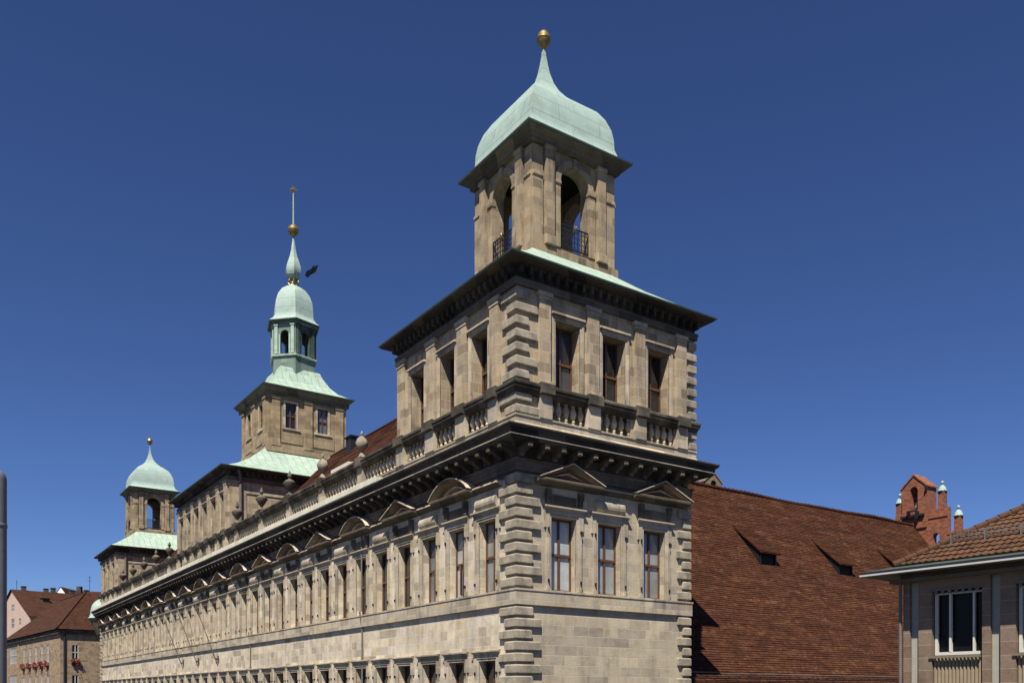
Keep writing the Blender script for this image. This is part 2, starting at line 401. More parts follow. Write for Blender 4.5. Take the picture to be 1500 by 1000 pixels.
# ------------------------------------------------------------------ town hall
TH = thing('town_hall', 'long pale sandstone town hall with green copper tower caps and many tall windows', 'town hall', (4.6, 44.2, -9))
L = 88.5
PITCH = 2.405
WIN_W, RV = 1.27, .38
P_RANGES = [(0, 9.9), (37.1, 51.4), (78.6, L)]
ws = [1.42+PITCH*k for k in range(36)]                      # near jamb of every window of the long front
wR = [1.62, 4.0, 6.52]                                      # near jamb of the gable front's windows
# --- main walls
m = MB()
holes = []
for s in ws: holes += [(s, s+WIN_W, 4.15, 7.05, RV), (s, s+WIN_W, -1.3, 1.4, RV), (s, s+WIN_W, -5.2, -3.4, RV)]
m.mat('wall'); m.wall(FL, 0, L, -9, 10.0, holes); m.mat('wall_gable')
hr = [(s, s+WIN_W, 4.15, 7.05, RV) for s in wR]
m.wall(FR, 0, 9.22, -9, 10.0, hr)
m.face([(9.22, 0, -9), (9.22, 9.9, -9), (9.22, 9.9, 10), (9.22, 0, 10)])
m.face([(9.22, 9.9, -9), (16, 9.9, -9), (16, 9.9, 10), (9.22, 9.9, 10)])
m.face([(16, 9.9, -9), (16, L, -9), (16, L, 10), (16, 9.9, 10)])
m.face([(0, L, -9), (16, L, -9), (16, L, 10), (0, L, 10)])
m.build('wall', None, TH)
# --- sill band
m = MB()
m.rect(0, 9.22, 0, L, [(.0, 3.47), (.13, 3.51), (.13, 4.03), (.16, 4.05), (.16, 4.12), (0, 4.15)], sides='SWE')
m.build('sill_band', 'trim', TH)
# --- quoins
def quoin_mesh(m, f1, f2, z0, z1, pitch, lo=1.05, sh=.66, out=.13, ch=.05, flip=0):
    n = round((z1-z0)/pitch); p = (z1-z0)/n
    for i in range(n):
        a, b = z0+i*p+.035, z0+(i+1)*p-.035
        for f, q in ((f1, (i+flip) % 2), (f2, (i+flip+1) % 2)):
            ln = (lo if q else sh)+random.uniform(-.03, .03)
            # two wings of one corner block, butted just inside the arris
            m.fbox(f, (-out+.004 if f is f1 else -.0), ln, -.05, out, a, b, ch)
        m.box(-.0, .0+.001, 0, .001, a, b)
m = MB()
def corner_quoin(m, z0, z1, pitch, right=None, lo=1.05, sh=.66, out=.13, flip=0, gap=.04):
    n = max(1, round((z1-z0)/pitch)); p = (z1-z0)/n; c = .045
    for i in range(n):
        a, b = z0+i*p+gap, z0+(i+1)*p-gap
        r1 = lo if (i+flip) % 2 else sh; r2 = sh if (i+flip) % 2 else lo
        r1 += random.uniform(-.04, .04); r2 += random.uniform(-.04, .04)
        # L-shaped plan: (x along gable, y along long front)
        for (k, zz) in ((0, None),):
            plan = [(-out, -out), (r1, -out), (r1, 0.03), (0.03, 0.03), (0.03, r2), (-out, r2)]
            def ring(d, z): # inset by d on the outer sides only
                return [(-out+d, -out+d, z), (r1-d, -out+d, z), (r1-d, .03, z), (.03, .03, z), (.03, r2-d, z), (-out+d, r2-d, z)]
            rr = [ring(c, a), ring(0, a+c), ring(0, b-c), ring(c, b)]
            m.loft(rr, True, True)
def right_quoin(m, X, z0, z1, pitch, flip=0, out=.13, deep=.8, gap=.04):
    n = max(1, round((z1-z0)/pitch)); p = (z1-z0)/n; c = .045
    for i in range(n):
        a, b = z0+i*p+gap, z0+(i+1)*p-gap
        r1 = .72 if (i+flip) % 2 else .42
        r1 += random.uniform(-.03, .03)
        def ring(d, z): return [(X-r1+d, -out+d, z), (X+out*.5-d, -out+d, z), (X+out*.5-d, deep, z), (X-.1, deep, z), (X-.1, .02, z), (X-r1+d, .02, z)]
        m.loft([ring(c, a), ring(0, a+c), ring(0, b-c), ring(c, b)], True, True)
for kw in (dict(z0=4.15, z1=8.6, pitch=.445), dict(z0=-9.0, z1=3.47, pitch=.445, flip=1), dict(z0=10.78, z1=11.72, pitch=.47, flip=1, out=.12, gap=.07), dict(z0=12.1, z1=15.7, pitch=.51, out=.12, lo=.9, sh=.52, gap=.085)):
    m = MB(); corner_quoin(m, **kw); m.build('quoin_column', 'quoin', TH)
for a in ((9.22, 4.15, 8.6, .445, 1), (9.22, -9, 3.47, .445), (9.56, 10.78, 11.72, .47, 0, .13, .8, .07), (9.56, 12.1, 15.7, .51, 0, .12, .8, .08)):
    m = MB(); right_quoin(m, *a); m.build('quoin_column', 'quoin', TH)
m = MB()
n = 44
for i in range(n):                       # far corner of the long front
    a = -9+i*.43; b = a+.36
    if b > 8.6: break
    if 3.4 < b and a < 4.2:
        if a > 3.2 and b > 3.9 and len(m.bm.verts): m.build('quoin_column', 'quoin', TH); m = MB()
        continue
    m.fbox(FL, L-(1.0 if i % 2 else .6), L+.13, -.05, .13, a, b, .04)
m.build('quoin_column', 'quoin', TH)
# --- architrave / frieze / cornice
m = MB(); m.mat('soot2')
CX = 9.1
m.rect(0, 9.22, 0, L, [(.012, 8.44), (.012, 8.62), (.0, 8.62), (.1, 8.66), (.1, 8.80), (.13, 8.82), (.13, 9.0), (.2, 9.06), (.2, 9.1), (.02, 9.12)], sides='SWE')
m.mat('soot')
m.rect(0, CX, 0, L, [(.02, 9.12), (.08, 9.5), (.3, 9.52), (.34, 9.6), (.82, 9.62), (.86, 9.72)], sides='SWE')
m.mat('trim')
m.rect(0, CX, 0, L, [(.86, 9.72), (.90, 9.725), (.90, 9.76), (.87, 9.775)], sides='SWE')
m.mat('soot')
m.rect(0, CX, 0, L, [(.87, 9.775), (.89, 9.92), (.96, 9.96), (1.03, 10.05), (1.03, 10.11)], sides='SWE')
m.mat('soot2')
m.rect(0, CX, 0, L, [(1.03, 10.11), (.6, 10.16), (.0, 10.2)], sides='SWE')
# modillions
def modillion(m, f, s, out=.8, z0=9.14, z1=9.6, w=.115):
    m.fbox(f, s-w, s+w, .04, out, z1-.2, z1+.01, .02)
    poly = [(.04, z1-.2), (out*.62, z1-.2), (out*.55, z1-.28), (.26, z1-.34), (.2, z0+.02), (.04, z0)]
    A = [f.p(s-w*.8, o, z) for o, z in poly]; B = [f.p(s+w*.8, o, z) for o, z in poly]
    m.face(A); m.face(B)
    for i in range(len(poly)):
        j = (i+1) % len(poly); m.face([A[i], A[j], B[j], B[i]])
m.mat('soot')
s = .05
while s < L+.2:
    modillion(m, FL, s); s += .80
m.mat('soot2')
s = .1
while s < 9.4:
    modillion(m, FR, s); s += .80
m.build('cornice', None, TH)
# lead gutter on the cornice between the end pavilions
m = MB()
m.fbox(FL, 10.4, L+.3, .6, .98, 10.13, 10.41, .02)
for i in range(36): m.fbox(FL, 12.0+i*2.13, 12.03+i*2.13, .6, .995, 10.13, 10.425)
m.build('gutter', 'lead', TH)
# --- string course with the window hoods
m = MB()
for f, a, b in ((FL, 1.0, L), (FR, 1.1, 8.55)):
    segs = [(.0, 8.22), (.08, 8.25), (.2, 8.33), (.29, 8.36), (.29, 8.42), (.0, 8.47)]
    for i in range(len(segs)-1):
        m.mat('hood_lit' if i in (3, 4) else 'soot2'); m.loft([[f.p(a, o, z), f.p(b, o, z)] for o, z in segs[i:i+2]], closed=False)
    m.face([f.p(a, o, z) for o, z in segs]); m.face([f.p(b, o, z) for o, z in segs])
m.build('string_course', None, TH)

def hood(kind):
    """pediment, origin at its foot in the middle, -y outwards"""
    m = MB(); f = Fr(0, 0, (1, 0), (0, -1)); hw = 1.62
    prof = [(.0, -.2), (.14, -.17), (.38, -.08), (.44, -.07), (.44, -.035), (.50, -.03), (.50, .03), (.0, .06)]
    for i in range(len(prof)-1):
        m.mat('hood_lit' if i in (3, 4, 6) else 'soot2')
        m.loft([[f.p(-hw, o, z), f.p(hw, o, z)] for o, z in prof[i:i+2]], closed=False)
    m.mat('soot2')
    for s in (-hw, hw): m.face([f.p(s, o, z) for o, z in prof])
    top = []
    if kind == 't': pts = [(-hw-.04, .05), (0, .74), (hw+.04, .05)]
    else:
        pts = []
        for i in range(13):
            a = -1+2*i/12; R = 2.25; h = .74
            R = ((hw+.04)**2+(h-.05)**2)/(2*(h-.05)); th = math.asin((hw+.04)/R)*a
            pts.append((R*math.sin(th), h-R+R*math.cos(th)))
    # raking moulding: three steps, outer projecting furthest
    def off(d):
        out = []
        for i, (s, z) in enumerate(pts):
            a = pts[max(0, i-1)]; b = pts[min(len(pts)-1, i+1)]
            tx, tz = b[0]-a[0], b[1]-a[1]; q = math.hypot(tx, tz)
            nx, nz = -tz/q, tx/q
            k = 1.0
            if kind == 't' and i == 1: k = 1/math.cos(math.atan2(.69, hw))
            out.append((s-nx*d*k, z-nz*d*k))
        return out
    rake = [(0, 0), (0, .54), (.035, .54), (.07, .50), (.11, .40), (.15, .34), (.17, .10), (.17, .0)]
    rings = [[f.p(s, o, z) for s, z in off(d)] for d, o in rake]
    for i in range(len(rings)-1):
        m.mat('hood_lit' if i < 2 else 'soot2'); m.loft(rings[i:i+2], closed=False)
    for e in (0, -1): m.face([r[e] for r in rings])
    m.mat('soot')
    inner = off(.16); base = [(inner[0][0]+.02, .05), (inner[-1][0]-.02, .05)]
    m.face([f.p(s, .05, z) for s, z in [(-hw+.1, .04)]+[q for q in inner if q[1] > .06]+[(hw-.1, .04)]])
    m.mat('trim')   # inner bead
    rb = [(.30, .05), (.30, .18), (.35, .18), (.35, .05)]
    rings = [[f.p(s, o, z) for s, z in off(d) if True] for d, o in rb]
    rings = [[p for p in r] for r in rings]
    # keep only the part above the base
    rr = []
    for r in rings: rr.append([Vector((p[0]*.86, p[1], max(p[2], .055))) for p in r])
    m.loft(rr, closed=False)
    return m
def place_hoods():
    protos = {}
    for i, s in enumerate(ws):
        if i % 2 == 0: continue
        kind = 'a' if (i//2) % 2 == 0 else 't'
        loc = FL.p(s+WIN_W/2, 0, 8.40)
        if kind not in protos:
            protos[kind] = hood(kind).build('pediment', None, TH, loc=loc, local=True, rz=-PI/2)
        else: copy_tree(protos[kind], TH, loc, -PI/2)
    for s in (wR[0], wR[2]):
        copy_tree(protos['t'], TH, FR.p(s+WIN_W/2+(.12 if s < 3 else .22), 0, 8.40), 0)
place_hoods()

# --- windows
def window_proto(name, W, H, style, loc, rz, parent, pane='pane', wood='wood', rv=RV, ncas=2):
    """stone surround (object), with frame and pane as its pieces; origin at sill centre in the wall plane"""
    m = MB(); f = Fr(0, 0, (1, 0), (0, -1)); h = W/2
    m.mat('trim')
    aw = .24
    if style in ('main', 'lower'):
        # stepped architrave with ears
        for d0, d1, o in ((0.0, .10, .05), (.10, aw, .085)):
            m.fbox(f, -h-d1, -h-d0, -.02, o, 0, H+d1); m.fbox(f, h+d0, h+d1, -.02, o, 0, H+d1)
            m.fbox(f, -h-d0, h+d0, -.02, o, H+d0, H+d1)
        for s in (-1, 1):
            a, b = sorted((s*(h+aw), s*(h+aw+.1))); m.fbox(f, a, b, -.02, .08, H-.45, H+aw)
        zt = H+aw
        prof = [(0, zt), (.09, zt+.01), (.12, zt+.07), (.2, zt+.11), (.2, zt+.17), (0, zt+.2)]
        e = h+aw+.06
        m.loft([[f.p(-e-o*.6, o, z), f.p(e+o*.6, o, z)] for o, z in prof], closed=False)
        for s in (-1, 1): m.face([f.p(s*(e+o*.6), o, z) for o, z in prof])
        if style == 'main':
            zt += .2
            prof = [(0, zt), (.10, zt+.03), (.17, zt+.14), (.19, zt+.25), (.17, zt+.36), (.12, zt+.44), (0, zt+.5)]
            m.loft([[f.p(-h-.12, o, z), f.p(h+.12, o, z)] for o, z in prof], closed=False)
            for s in (-1, 1): m.face([f.p(s*(h+.12), o, z) for o, z in prof])
    elif style == 'ped':
        for d0, d1, o in ((0.0, .10, .05), (.10, aw, .085)):
            m.fbox(f, -h-d1, -h-d0, -.02, o, 0, H+d1); m.fbox(f, h+d0, h+d1, -.02, o, 0, H+d1)
            m.fbox(f, -h-d0, h+d0, -.02, o, H+d0, H+d1)
        for s in (-1, 1):
            a, b = sorted((s*(h+aw), s*(h+aw+.1))); m.fbox(f, a, b, -.02, .08, H-.45, H+aw)
        zt = H+aw
        prof = [(0, zt), (.09, zt+.01), (.12, zt+.07), (.2, zt+.11), (.2, zt+.17), (0, zt+.2)]
        e = h+aw+.06
        m.loft([[f.p(-e-o*.6, o, z), f.p(e+o*.6, o, z)] for o, z in prof], closed=False)
        for s in (-1, 1): m.face([f.p(s*(e+o*.6), o, z) for o, z in prof])
        m.mat('soot2')
        m.fbox(f, -h, h, -.02, .05, zt+.22, zt+.62)
        for s in (-1, 1):     # consoles
            a, b = sorted((s*(h+.08), s*(h+.28)))
            m.fbox(f, a, b, -.02, .2, zt+.5, zt+.82); m.fbox(f, a, b, -.02, .12, zt+.25, zt+.5)
    elif style == 'upper':
        for d0, d1, o in ((0.0, .08, .03), (.08, .18, .06)):
            m.fbox(f, -h-d1, -h-d0, -.02, o, 0, H+d1); m.fbox(f, h+d0, h+d1, -.02, o, 0, H+d1)
            m.fbox(f, -h-d0, h+d0, -.02, o, H+d0, H+d1)
        m.fbox(f, -h-.22, h+.22, -.02, .15, H+.2, H+.3, .02)
    else:
        m.fbox(f, -h-.16, -h, -.02, .04, 0, H+.16); m.fbox(f, h, h+.16, -.02, .04, 0, H+.16); m.fbox(f, -h, h, -.02, .04, H, H+.16)
        m.fbox(f, -h-.3, h+.3, -.02, .12, -.14, 0)
    if style in ('main', 'ped', 'lower'):      # shutter pintles
        m.mat('iron')
        for s in (-1, 1):
            for z in (.38, H-.5):
                m.fbox(f, s*(h+.18)-.025, s*(h+.18)+.025, .05, .15, z-.07, z+.05)
    w = m.build('window', None, parent, loc=loc, local=True, rz=rz)
    m = MB()
    o0, o1 = -rv, -rv+.07; t = .075
    m.fbox(f, -h, -h+t, o0, o1, 0, H); m.fbox(f, h-t, h, o0, o1, 0, H); m.fbox(f, -h+t, h-t, o0, o1, 0, t); m.fbox(f, -h+t, h-t, o0, o1, H-t, H)
    m.fbox(f, -h+t, h-t, o0, o1+.03, H*.5-.05, H*.5+.05)
    m.fbox(f, -.045, .045, o0, o1+.012, t, H*.5-.05); m.fbox(f, -.045, .045, o0, o1+.012, H*.5+.05, H-t)
    fr = m.build('frame', wood, w, loc=loc, local=True, rz=rz)
    m = MB()
    m.fbox(f, -h+.01, h-.01, -rv-.06, -rv+.02, .01, H-.01)
    pa = m.build('pane', pane, w, loc=loc, local=True, rz=rz)
    return w
H2 = 2.9
pr_main = pr_ped = None
def wl(f, s, z): return f.p(s+WIN_W/2, 0, z)
protos = {}
def put_window(key, args, f, s, W, z, rz):
    loc = f.p(s+W/2, 0, z)
    if key not in protos: protos[key] = window_proto('window', *args, loc, rz, TH, pane='pane_dark' if key[-1] == 'd' else 'pane', rv=.58 if key[:2] == 'up' else RV)
    else: return copy_tree(protos[key], TH, loc, rz)
    return protos[key]
for i, s in enumerate(ws):
    st = 'ped' if i % 2 else 'main'
    cur = 'c' if i in (0, 1, 8, 15) else 'd'
    put_window(st+cur, (WIN_W, H2, st), FL, s, WIN_W, 4.15, -PI/2)
    put_window('lowd', (WIN_W, 2.7, 'lower'), FL, s, WIN_W, -1.3, -PI/2)
    put_window('basd', (WIN_W, 1.8, 'plain'), FL, s, WIN_W, -5.2, -PI/2)
for i, s in enumerate(wR):
    st = 'main' if i == 1 else 'ped'
    put_window(st+'c', (WIN_W, H2, st), FR, s, WIN_W, 4.15, 0)
# two casements standing ajar on the long front
for i in (1, 2):
    m = MB(); f = Fr(0, 0, (1, 0), (0, -1))
    w_, h_ = .52, 1.3
    m.mat('wood')
    m.fbox(f, 0, .07, 0, .05, 0, h_); m.fbox(f, w_-.07, w_, 0, .05, 0, h_); m.fbox(f, .07, w_-.07, 0, .05, 0, .08); m.fbox(f, .07, w_-.07, 0, .05, h_-.08, h_)
    m.mat('pane'); m.fbox(f, .07, w_-.07, .015, .03, .08, h_-.08)
    m.build('casement', None, TH, loc=FL.p(ws[i]+.62, -.25, 4.24), local=True, rz=-PI/2-math.radians(38 if i == 1 else -28))

# --- upper pavilions
def pavilion(x1, y0, y1, pil, wins, W=1.25, gable=None, label=None, roof=True):
    """storey above the main cornice: walls, pilasters, quoins, entablature"""
    m = MB(); m.mat('wall_up')
    hl = [(s, s+W, 11.9, 14.82, .66) for s in wins] + [(s-.32, s+W+.32, 10.78, 11.72, .38, 1) for s in wins]
    FLy = FL
    m.wall(FLy, y0, y1, 10.15, 15.75, hl)
    if gable:
        hg = [(s, s+W, 11.9, 14.82, .66) for s in gable[1]] + [(s-.32, s+W+.32, 10.78, 11.72, .38, 1) for s in gable[1]]
    else: hg = []
    m.wall(Fr(0, y0, (1, 0), (0, -1)), 0, x1, 10.15, 15.75, hg)
    m.face([(x1, y0, 10), (x1, y1, 10), (x1, y1, 15.75), (x1, y0, 15.75)])
    m.face([(0, y1, 10), (x1, y1, 10), (x1, y1, 15.75), (0, y1, 15.75)])
    # pilasters with plinth and capital
    def pil_(f, a, b):
        m.mat('wall_up')
        m.fbox(f, a, b, -.02, .14, 12.1, 15.42)
        m.fbox(f, a-.04, b+.04, -.02, .18, 12.1, 12.28, .02)
        m.mat('trim')
        m.fbox(f, a-.03, b+.03, -.02, .17, 15.42, 15.52, .01); m.fbox(f, a-.08, b+.08, -.02, .22, 15.58, 15.74, .03); m.fbox(f, a, b, -.02, .15, 15.52, 15.58)
    for a, b in pil: pil_(FL, a, b)
    if gable:
        for a, b in gable[0]: pil_(Fr(0, y0, (1, 0), (0, -1)), a, b)
    else:
        pil_(Fr(0, y0, (1, 0), (0, -1)), .05, .75)
    w = m.build('upper_storey', None, TH)
    # entablature
    m = MB()
    m.mat('soot2'); m.rect(0, x1, y0, y1, [(.0, 15.75), (.12, 15.75), (.12, 15.9), (.15, 15.92), (.15, 16.02), (.03, 16.05)])
    m.mat('soot'); m.rect(0, x1, y0, y1, [(.03, 16.05), (.05, 16.38), (.22, 16.42), (.26, 16.5), (.62, 16.54), (.66, 16.6)])
    n = int((y1-y0)/.42)
    for i in range(n+1):
        s = y0+.05+i*(y1-y0-.1)/n; m.fbox(FL, s-.065, s+.065, .04, .36, 16.16, 16.49, .03)
    n = int(x1/.42); f = Fr(0, y0, (1, 0), (0, -1))
    for i in range(n+1):
        s = .05+i*(x1-.1)/n; m.fbox(f, s-.065, s+.065, .04, .36, 16.16, 16.49, .03)
    m.mat('copper_dark'); m.rect(0, x1, y0, y1, [(.66, 16.6), (.73, 16.62), (.73, 16.68)])
    m.build('entablature', None, TH)
pil1 = [(1.12, 1.74), (3.56, 4.30), (6.2, 6.95), (9.1, 9.8)]
win1 = [2.05, 4.66, 7.38]
pavilion(9.56, 0, 9.9, pil1, win1, gable=([(1.0, 1.54), (3.4, 4.01), (5.99, 6.53), (8.42, 8.98)], [1.84, 4.27, 6.79]))
for s in win1: put_window('upd', (1.25, 2.92, 'upper'), FL, s, 1.25, 11.9, -PI/2)
for s in (1.84, 4.27, 6.79): put_window('upd', (1.25, 2.92, 'upper'), FR, s, 1.25, 11.9, 0)
pc = P_RANGES[1][0]; bay = (P_RANGES[1][1]-pc)/6
pilc = [(pc+.05, pc+.7)]+[(pc+bay*i-.32, pc+bay*i+.32) for i in range(1, 6)]+[(pc+6*bay-.7, pc+6*bay-.05)]
winc = [pc+bay*(i+.5)-.55 for i in range(6)]
pavilion(15.4, pc, P_RANGES[1][1], pilc, winc, W=1.1)
for s in winc: put_window('upcd', (1.1, 2.92, 'upper'), FL, s, 1.1, 11.9, -PI/2)
q0 = P_RANGES[2][0]
pil3 = [(q0+.1, q0+.8), (q0+2.95, q0+3.7), (q0+5.6, q0+6.34), (q0+8.2, q0+8.8)]
win3 = [q0+1.2, q0+4.0, q0+6.6]
pavilion(9.56, q0, L, pil3, win3)
for s in win3: put_window('upd', (1.25, 2.92, 'upper'), FL, s, 1.25, 11.9, -PI/2)
# white curtain blowing behind the panes is left to the glass; awning-like blinds:
# --- balustrades
m = MB(); m.mat('trim')
def plinth(m, f, a, b):
    prof = [(-.28, 10.12), (.26, 10.14), (.26, 10.34), (.20, 10.42), (.12, 10.5), (.12, 10.72), (.16, 10.74), (.16, 10.8), (-.28, 10.8)]
    m.loft([[f.p(a, o, z), f.p(b, o, z)] for o, z in prof], closed=False)
    for s in (a, b): m.face([f.p(s, o, z) for o, z in prof])
def rail(m, f, a, b, e0=0, e1=0):
    prof = [(-.2, 11.70), (.13, 11.70), (.2, 11.76), (.26, 11.80), (.28, 11.9), (.31, 11.93), (.31, 12.02), (.24, 12.08), (-.2, 12.1)]
    m.loft([[f.p(a-o*e0, o, z), f.p(b+o*e1, o, z)] for o, z in prof], closed=False)
    for s, e in ((a, -e0), (b, e1)): m.face([f.p(s+o*e, o, z) for o, z in prof])
# plinths mitre at the corner by their offset
prof = [(.02, 10.14), (.26, 10.15), (.26, 10.34), (.20, 10.42), (.12, 10.5), (.12, 10.72), (.16, 10.74), (.16, 10.8), (-.02, 10.8)]
m.loft([[FL.p(0-o, o, z), FL.p(L+o, o, z)] for o, z in prof], closed=False)
m.loft([[FR.p(0-o, o, z), FR.p(9.56+o*.3, o, z)] for o, z in prof], closed=False)
m.face([FR.p(9.56+o*.3, o, z) for o, z in prof])
m.fbox(FL, 9.9, 78.6, -.3, .02, 10.14, 10.8)
m.fbox(FL, 9.9, 9.95, -.3, .02, 10.8, 11.7)
pedest = []      # (frame, s0, s1)
for a, b in pil1+pilc+pil3: m.fbox(FL, a-.02, b+.02, -.0, .2, 10.8, 11.7)
for a, b in [(1.0, 1.54), (3.4, 4.01), (5.99, 6.53), (8.42, 8.98)]: m.fbox(FR, a-.02, b+.02, -.0, .2, 10.8, 11.7)
urnY = [13.98+5.21*i for i in range(5)]+[54.5+5.16*i for i in range(5)]
for y in urnY: m.fbox(FL, y-.3, y+.3, -.25, .16, 10.8, 11.7)
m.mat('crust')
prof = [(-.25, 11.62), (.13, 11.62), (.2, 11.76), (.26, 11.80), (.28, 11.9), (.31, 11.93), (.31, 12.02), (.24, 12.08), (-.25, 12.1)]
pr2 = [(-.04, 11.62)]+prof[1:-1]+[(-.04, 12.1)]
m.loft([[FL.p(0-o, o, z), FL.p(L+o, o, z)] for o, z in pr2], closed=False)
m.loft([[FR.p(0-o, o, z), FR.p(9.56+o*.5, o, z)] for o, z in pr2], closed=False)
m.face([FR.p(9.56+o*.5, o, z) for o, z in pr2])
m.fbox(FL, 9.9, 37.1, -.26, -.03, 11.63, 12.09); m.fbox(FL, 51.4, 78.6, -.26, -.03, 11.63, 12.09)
# blocks breaking forward over the pedestals
for a, b in pil1+pilc+pil3: m.fbox(FL, a-.08, b+.08, .1, .37, 11.70, 12.13, .03)
for y in urnY: m.fbox(FL, y-.38, y+.38, -.3, .35, 11.68, 12.17, .03)
for a, b in [(1.0, 1.54), (3.4, 4.01), (5.99, 6.53), (8.42, 8.98)]: m.fbox(FR, a-.08, b+.08, .1, .37, 11.70, 12.13, .03)
BAL = m.build('balustrade', None, TH)
# balusters
bprof = [(.115, 0), (.115, .08), (.07, .10), (.06, .13), (.085, .17), (.075, .23), (.055, .26), (.10, .36), (.135, .46), (.13, .56), (.09, .68), (.06, .78), (.085, .80), (.085, .82), (.1, .84), (.1, .86)]
spots = []
def fill(f, a, b, o, sp=.37):
    n = max(1, round((b-a)/sp)); st = (b-a)/n
    for i in range(n): spots.append(f.p(a+st*(i+.5), o, 10.8))
for a, b in ((1.74, 3.56), (4.30, 6.2), (6.95, 9.1)): fill(FL, a, b, -.13)
for a, b in ((1.54, 3.4), (4.01, 5.99), (6.53, 8.42)): fill(FR, a, b, -.13)
near = len(spots)
ed = [9.95]+[v for y in urnY[:5] for v in (y-.3, y+.3)]+[37.0]
for i in range(0, len(ed), 2): fill(FL, ed[i], ed[i+1], -.13)
for i in range(6): fill(FL, pilc[i][1], pilc[i+1][0], -.13)
ed = [51.5]+[v for y in urnY[5:] for v in (y-.3, y+.3)]+[78.5]
for i in range(0, len(ed), 2): fill(FL, ed[i], ed[i+1], -.13)
for i in range(3): fill(FL, pil3[i][1], pil3[i+1][0], -.13)
mb = MB(); mb.lathe(bprof, n=10)
b0 = mb.build('baluster', 'baluster', BAL, loc=spots[0], local=True, smooth=True)
for p in spots[1:100]: copy_tree(b0, BAL, p)
mb = MB()
for p in spots[100:]: mb.lathe([(r, z+p.z) for r, z in bprof], p.x, p.y, n=6)
o = mb.build('baluster', 'baluster', BAL, smooth=True); o['kind'] = 'stuff'
# urns
uprof = [(.26, 0), (.26, .08), (.2, .14), (.1, .22), (.08, .3), (.12, .36), (.2, .46), (.28, .6), (.40, .80), (.40, .84), (.3, .87), (.33, .88), (.3, .94), (.18, 1.02), (.09, 1.06), (.06, 1.12), (.13, 1.2), (.14, 1.27), (.08, 1.42), (.02, 1.56), (.0, 1.6)]
uprof2 = [(.3, 0), (.3, .06), (.22, .12), (.17, .22), (.1, .32), (.09, .4), (.2, .5), (.32, .62), (.38, .78), (.37, .92), (.3, 1.04), (.2, 1.14), (.1, 1.2), (.06, 1.26), (.1, 1.32), (.1, 1.38), (.04, 1.5), (0, 1.54)]
u1 = u2 = None
for i, y in enumerate(urnY):
    loc = FL.p(y, .03, 12.14)
    if i < 2:
        if u1 is None: mb = MB(); mb.lathe([(r_*.84, z_*.95) for r_, z_ in uprof2], n=18); u1 = mb.build('urn', 'urn_stone', TH, loc=loc, local=True, smooth=True)
        else: copy_tree(u1, TH, loc)
    else:
        if u2 is None: mb = MB(); mb.lathe(uprof, n=16); u2 = mb.build('urn', 'soot2', TH, loc=loc, local=True, smooth=True)
        else: copy_tree(u2, TH, loc)

# --- main tiled roof between the pavilions
m = MB()
def tiled(m, A, B, C_, D_, row=.16, lift=.022, u0=0.0, wav=0.0):
    """saw-toothed tile courses on the quad A-B (eave) D-C (ridge)"""
    A, B, C_, D_ = map(Vector, (A, B, C_, D_))
    H = ((D_-A).length+(C_-B).length)/2; n = max(1, int(H/row))
    nrm = (B-A).cross(D_-A).normalized()
    if nrm.z < 0: nrm = -nrm
    e = (B-A).normalized()
    for i in range(n):
        t0, t1 = i/n, (i+1)/n
        a = A.lerp(D_, t0); b = B.lerp(C_, t0); c = B.lerp(C_, t1); d = A.lerp(D_, t1)
        v0, v1 = i*row+.01, (i+1)*row-.01
        ns = max(1, int((B-A).length/1.1)) if wav else 1
        ls = [lift*random.uniform(.55, 1.5) for _ in range(ns+1)]
        def dis(q, t):
            u = (q-A).dot(e)
            return nrm*(wav*math.sin(PI*t)*(math.sin(u*.31+1.3)+.6*math.sin(u*.83+t*5)+.4*math.sin(u*1.9-t*9)))
        for k_ in range(ns):
            f0, f1 = k_/ns, (k_+1)/ns
            pa, pb = a.lerp(b, f0), a.lerp(b, f1); pd, pc_ = d.lerp(c, f0), d.lerp(c, f1)
            pa += dis(pa, t0); pb += dis(pb, t0); pd += dis(pd, t1); pc_ += dis(pc_, t1)
            ua, ub = u0+(pa-A).dot(e), u0+(pb-A).dot(e)
            m.face([pa+nrm*ls[k_], pb+nrm*ls[k_+1], pc_+nrm*.002, pd+nrm*.002], [(ua, v0), (ub, v0), (ub, v1), (ua, v1)])
            m.face([pa, pb, pb+nrm*ls[k_+1], pa+nrm*ls[k_]], [(ua, v0+.01), (ub, v0+.01), (ub, v0+.02), (ua, v0+.02)])
for y0, y1 in ((9.92, 37.08), (51.42, 78.58)):
    tiled(m, (.55, y0, 10.78), (.55, y1, 10.78), (8, y1, 18.62), (8, y0, 18.62), wav=.03)
    m.face([(8, y0, 18.62), (8, y1, 18.62), (16, y1, 10.2), (16, y0, 10.2)], [(0, 0), (27, 0), (27, 11), (0, 11)])
    if y0 < 20: m.face([(.5, 9.93, 10.2), (16, 9.93, 10.2), (8, 9.93, 18.6)])
    r_ = m.build('roof', 'tile_main', TH)
    rf = rf if y0 > 20 else r_
    m = MB(); y = y0
    while y < y1: m.tube((8, y, 18.62), (8, min(y+.4, y1), 18.64), .13, 8, .11); y += .4
    m.build('ridge_tiles', 'tile_main', r_)
    m = MB()
m = MB(); m.fbox(Fr(0, 0, (0, 1), (-1, 0)), 25.8, 28.7, -4.9, -4.45, 14.9, 15.28)
m.build('skylight', 'lead', rf)
m = MB()
m.box(6.9, 7.35, 30.9, 31.8, 17.4, 18.55); m.box(6.8, 7.45, 30.8, 31.9, 18.55, 18.65)
m.build('roof_hatch', 'iron', rf)
m = MB(); m.box(.45, .5, 9.92, 37.08, 10.6, 10.95); m.build('snow_rail', 'copper_dark', rf)

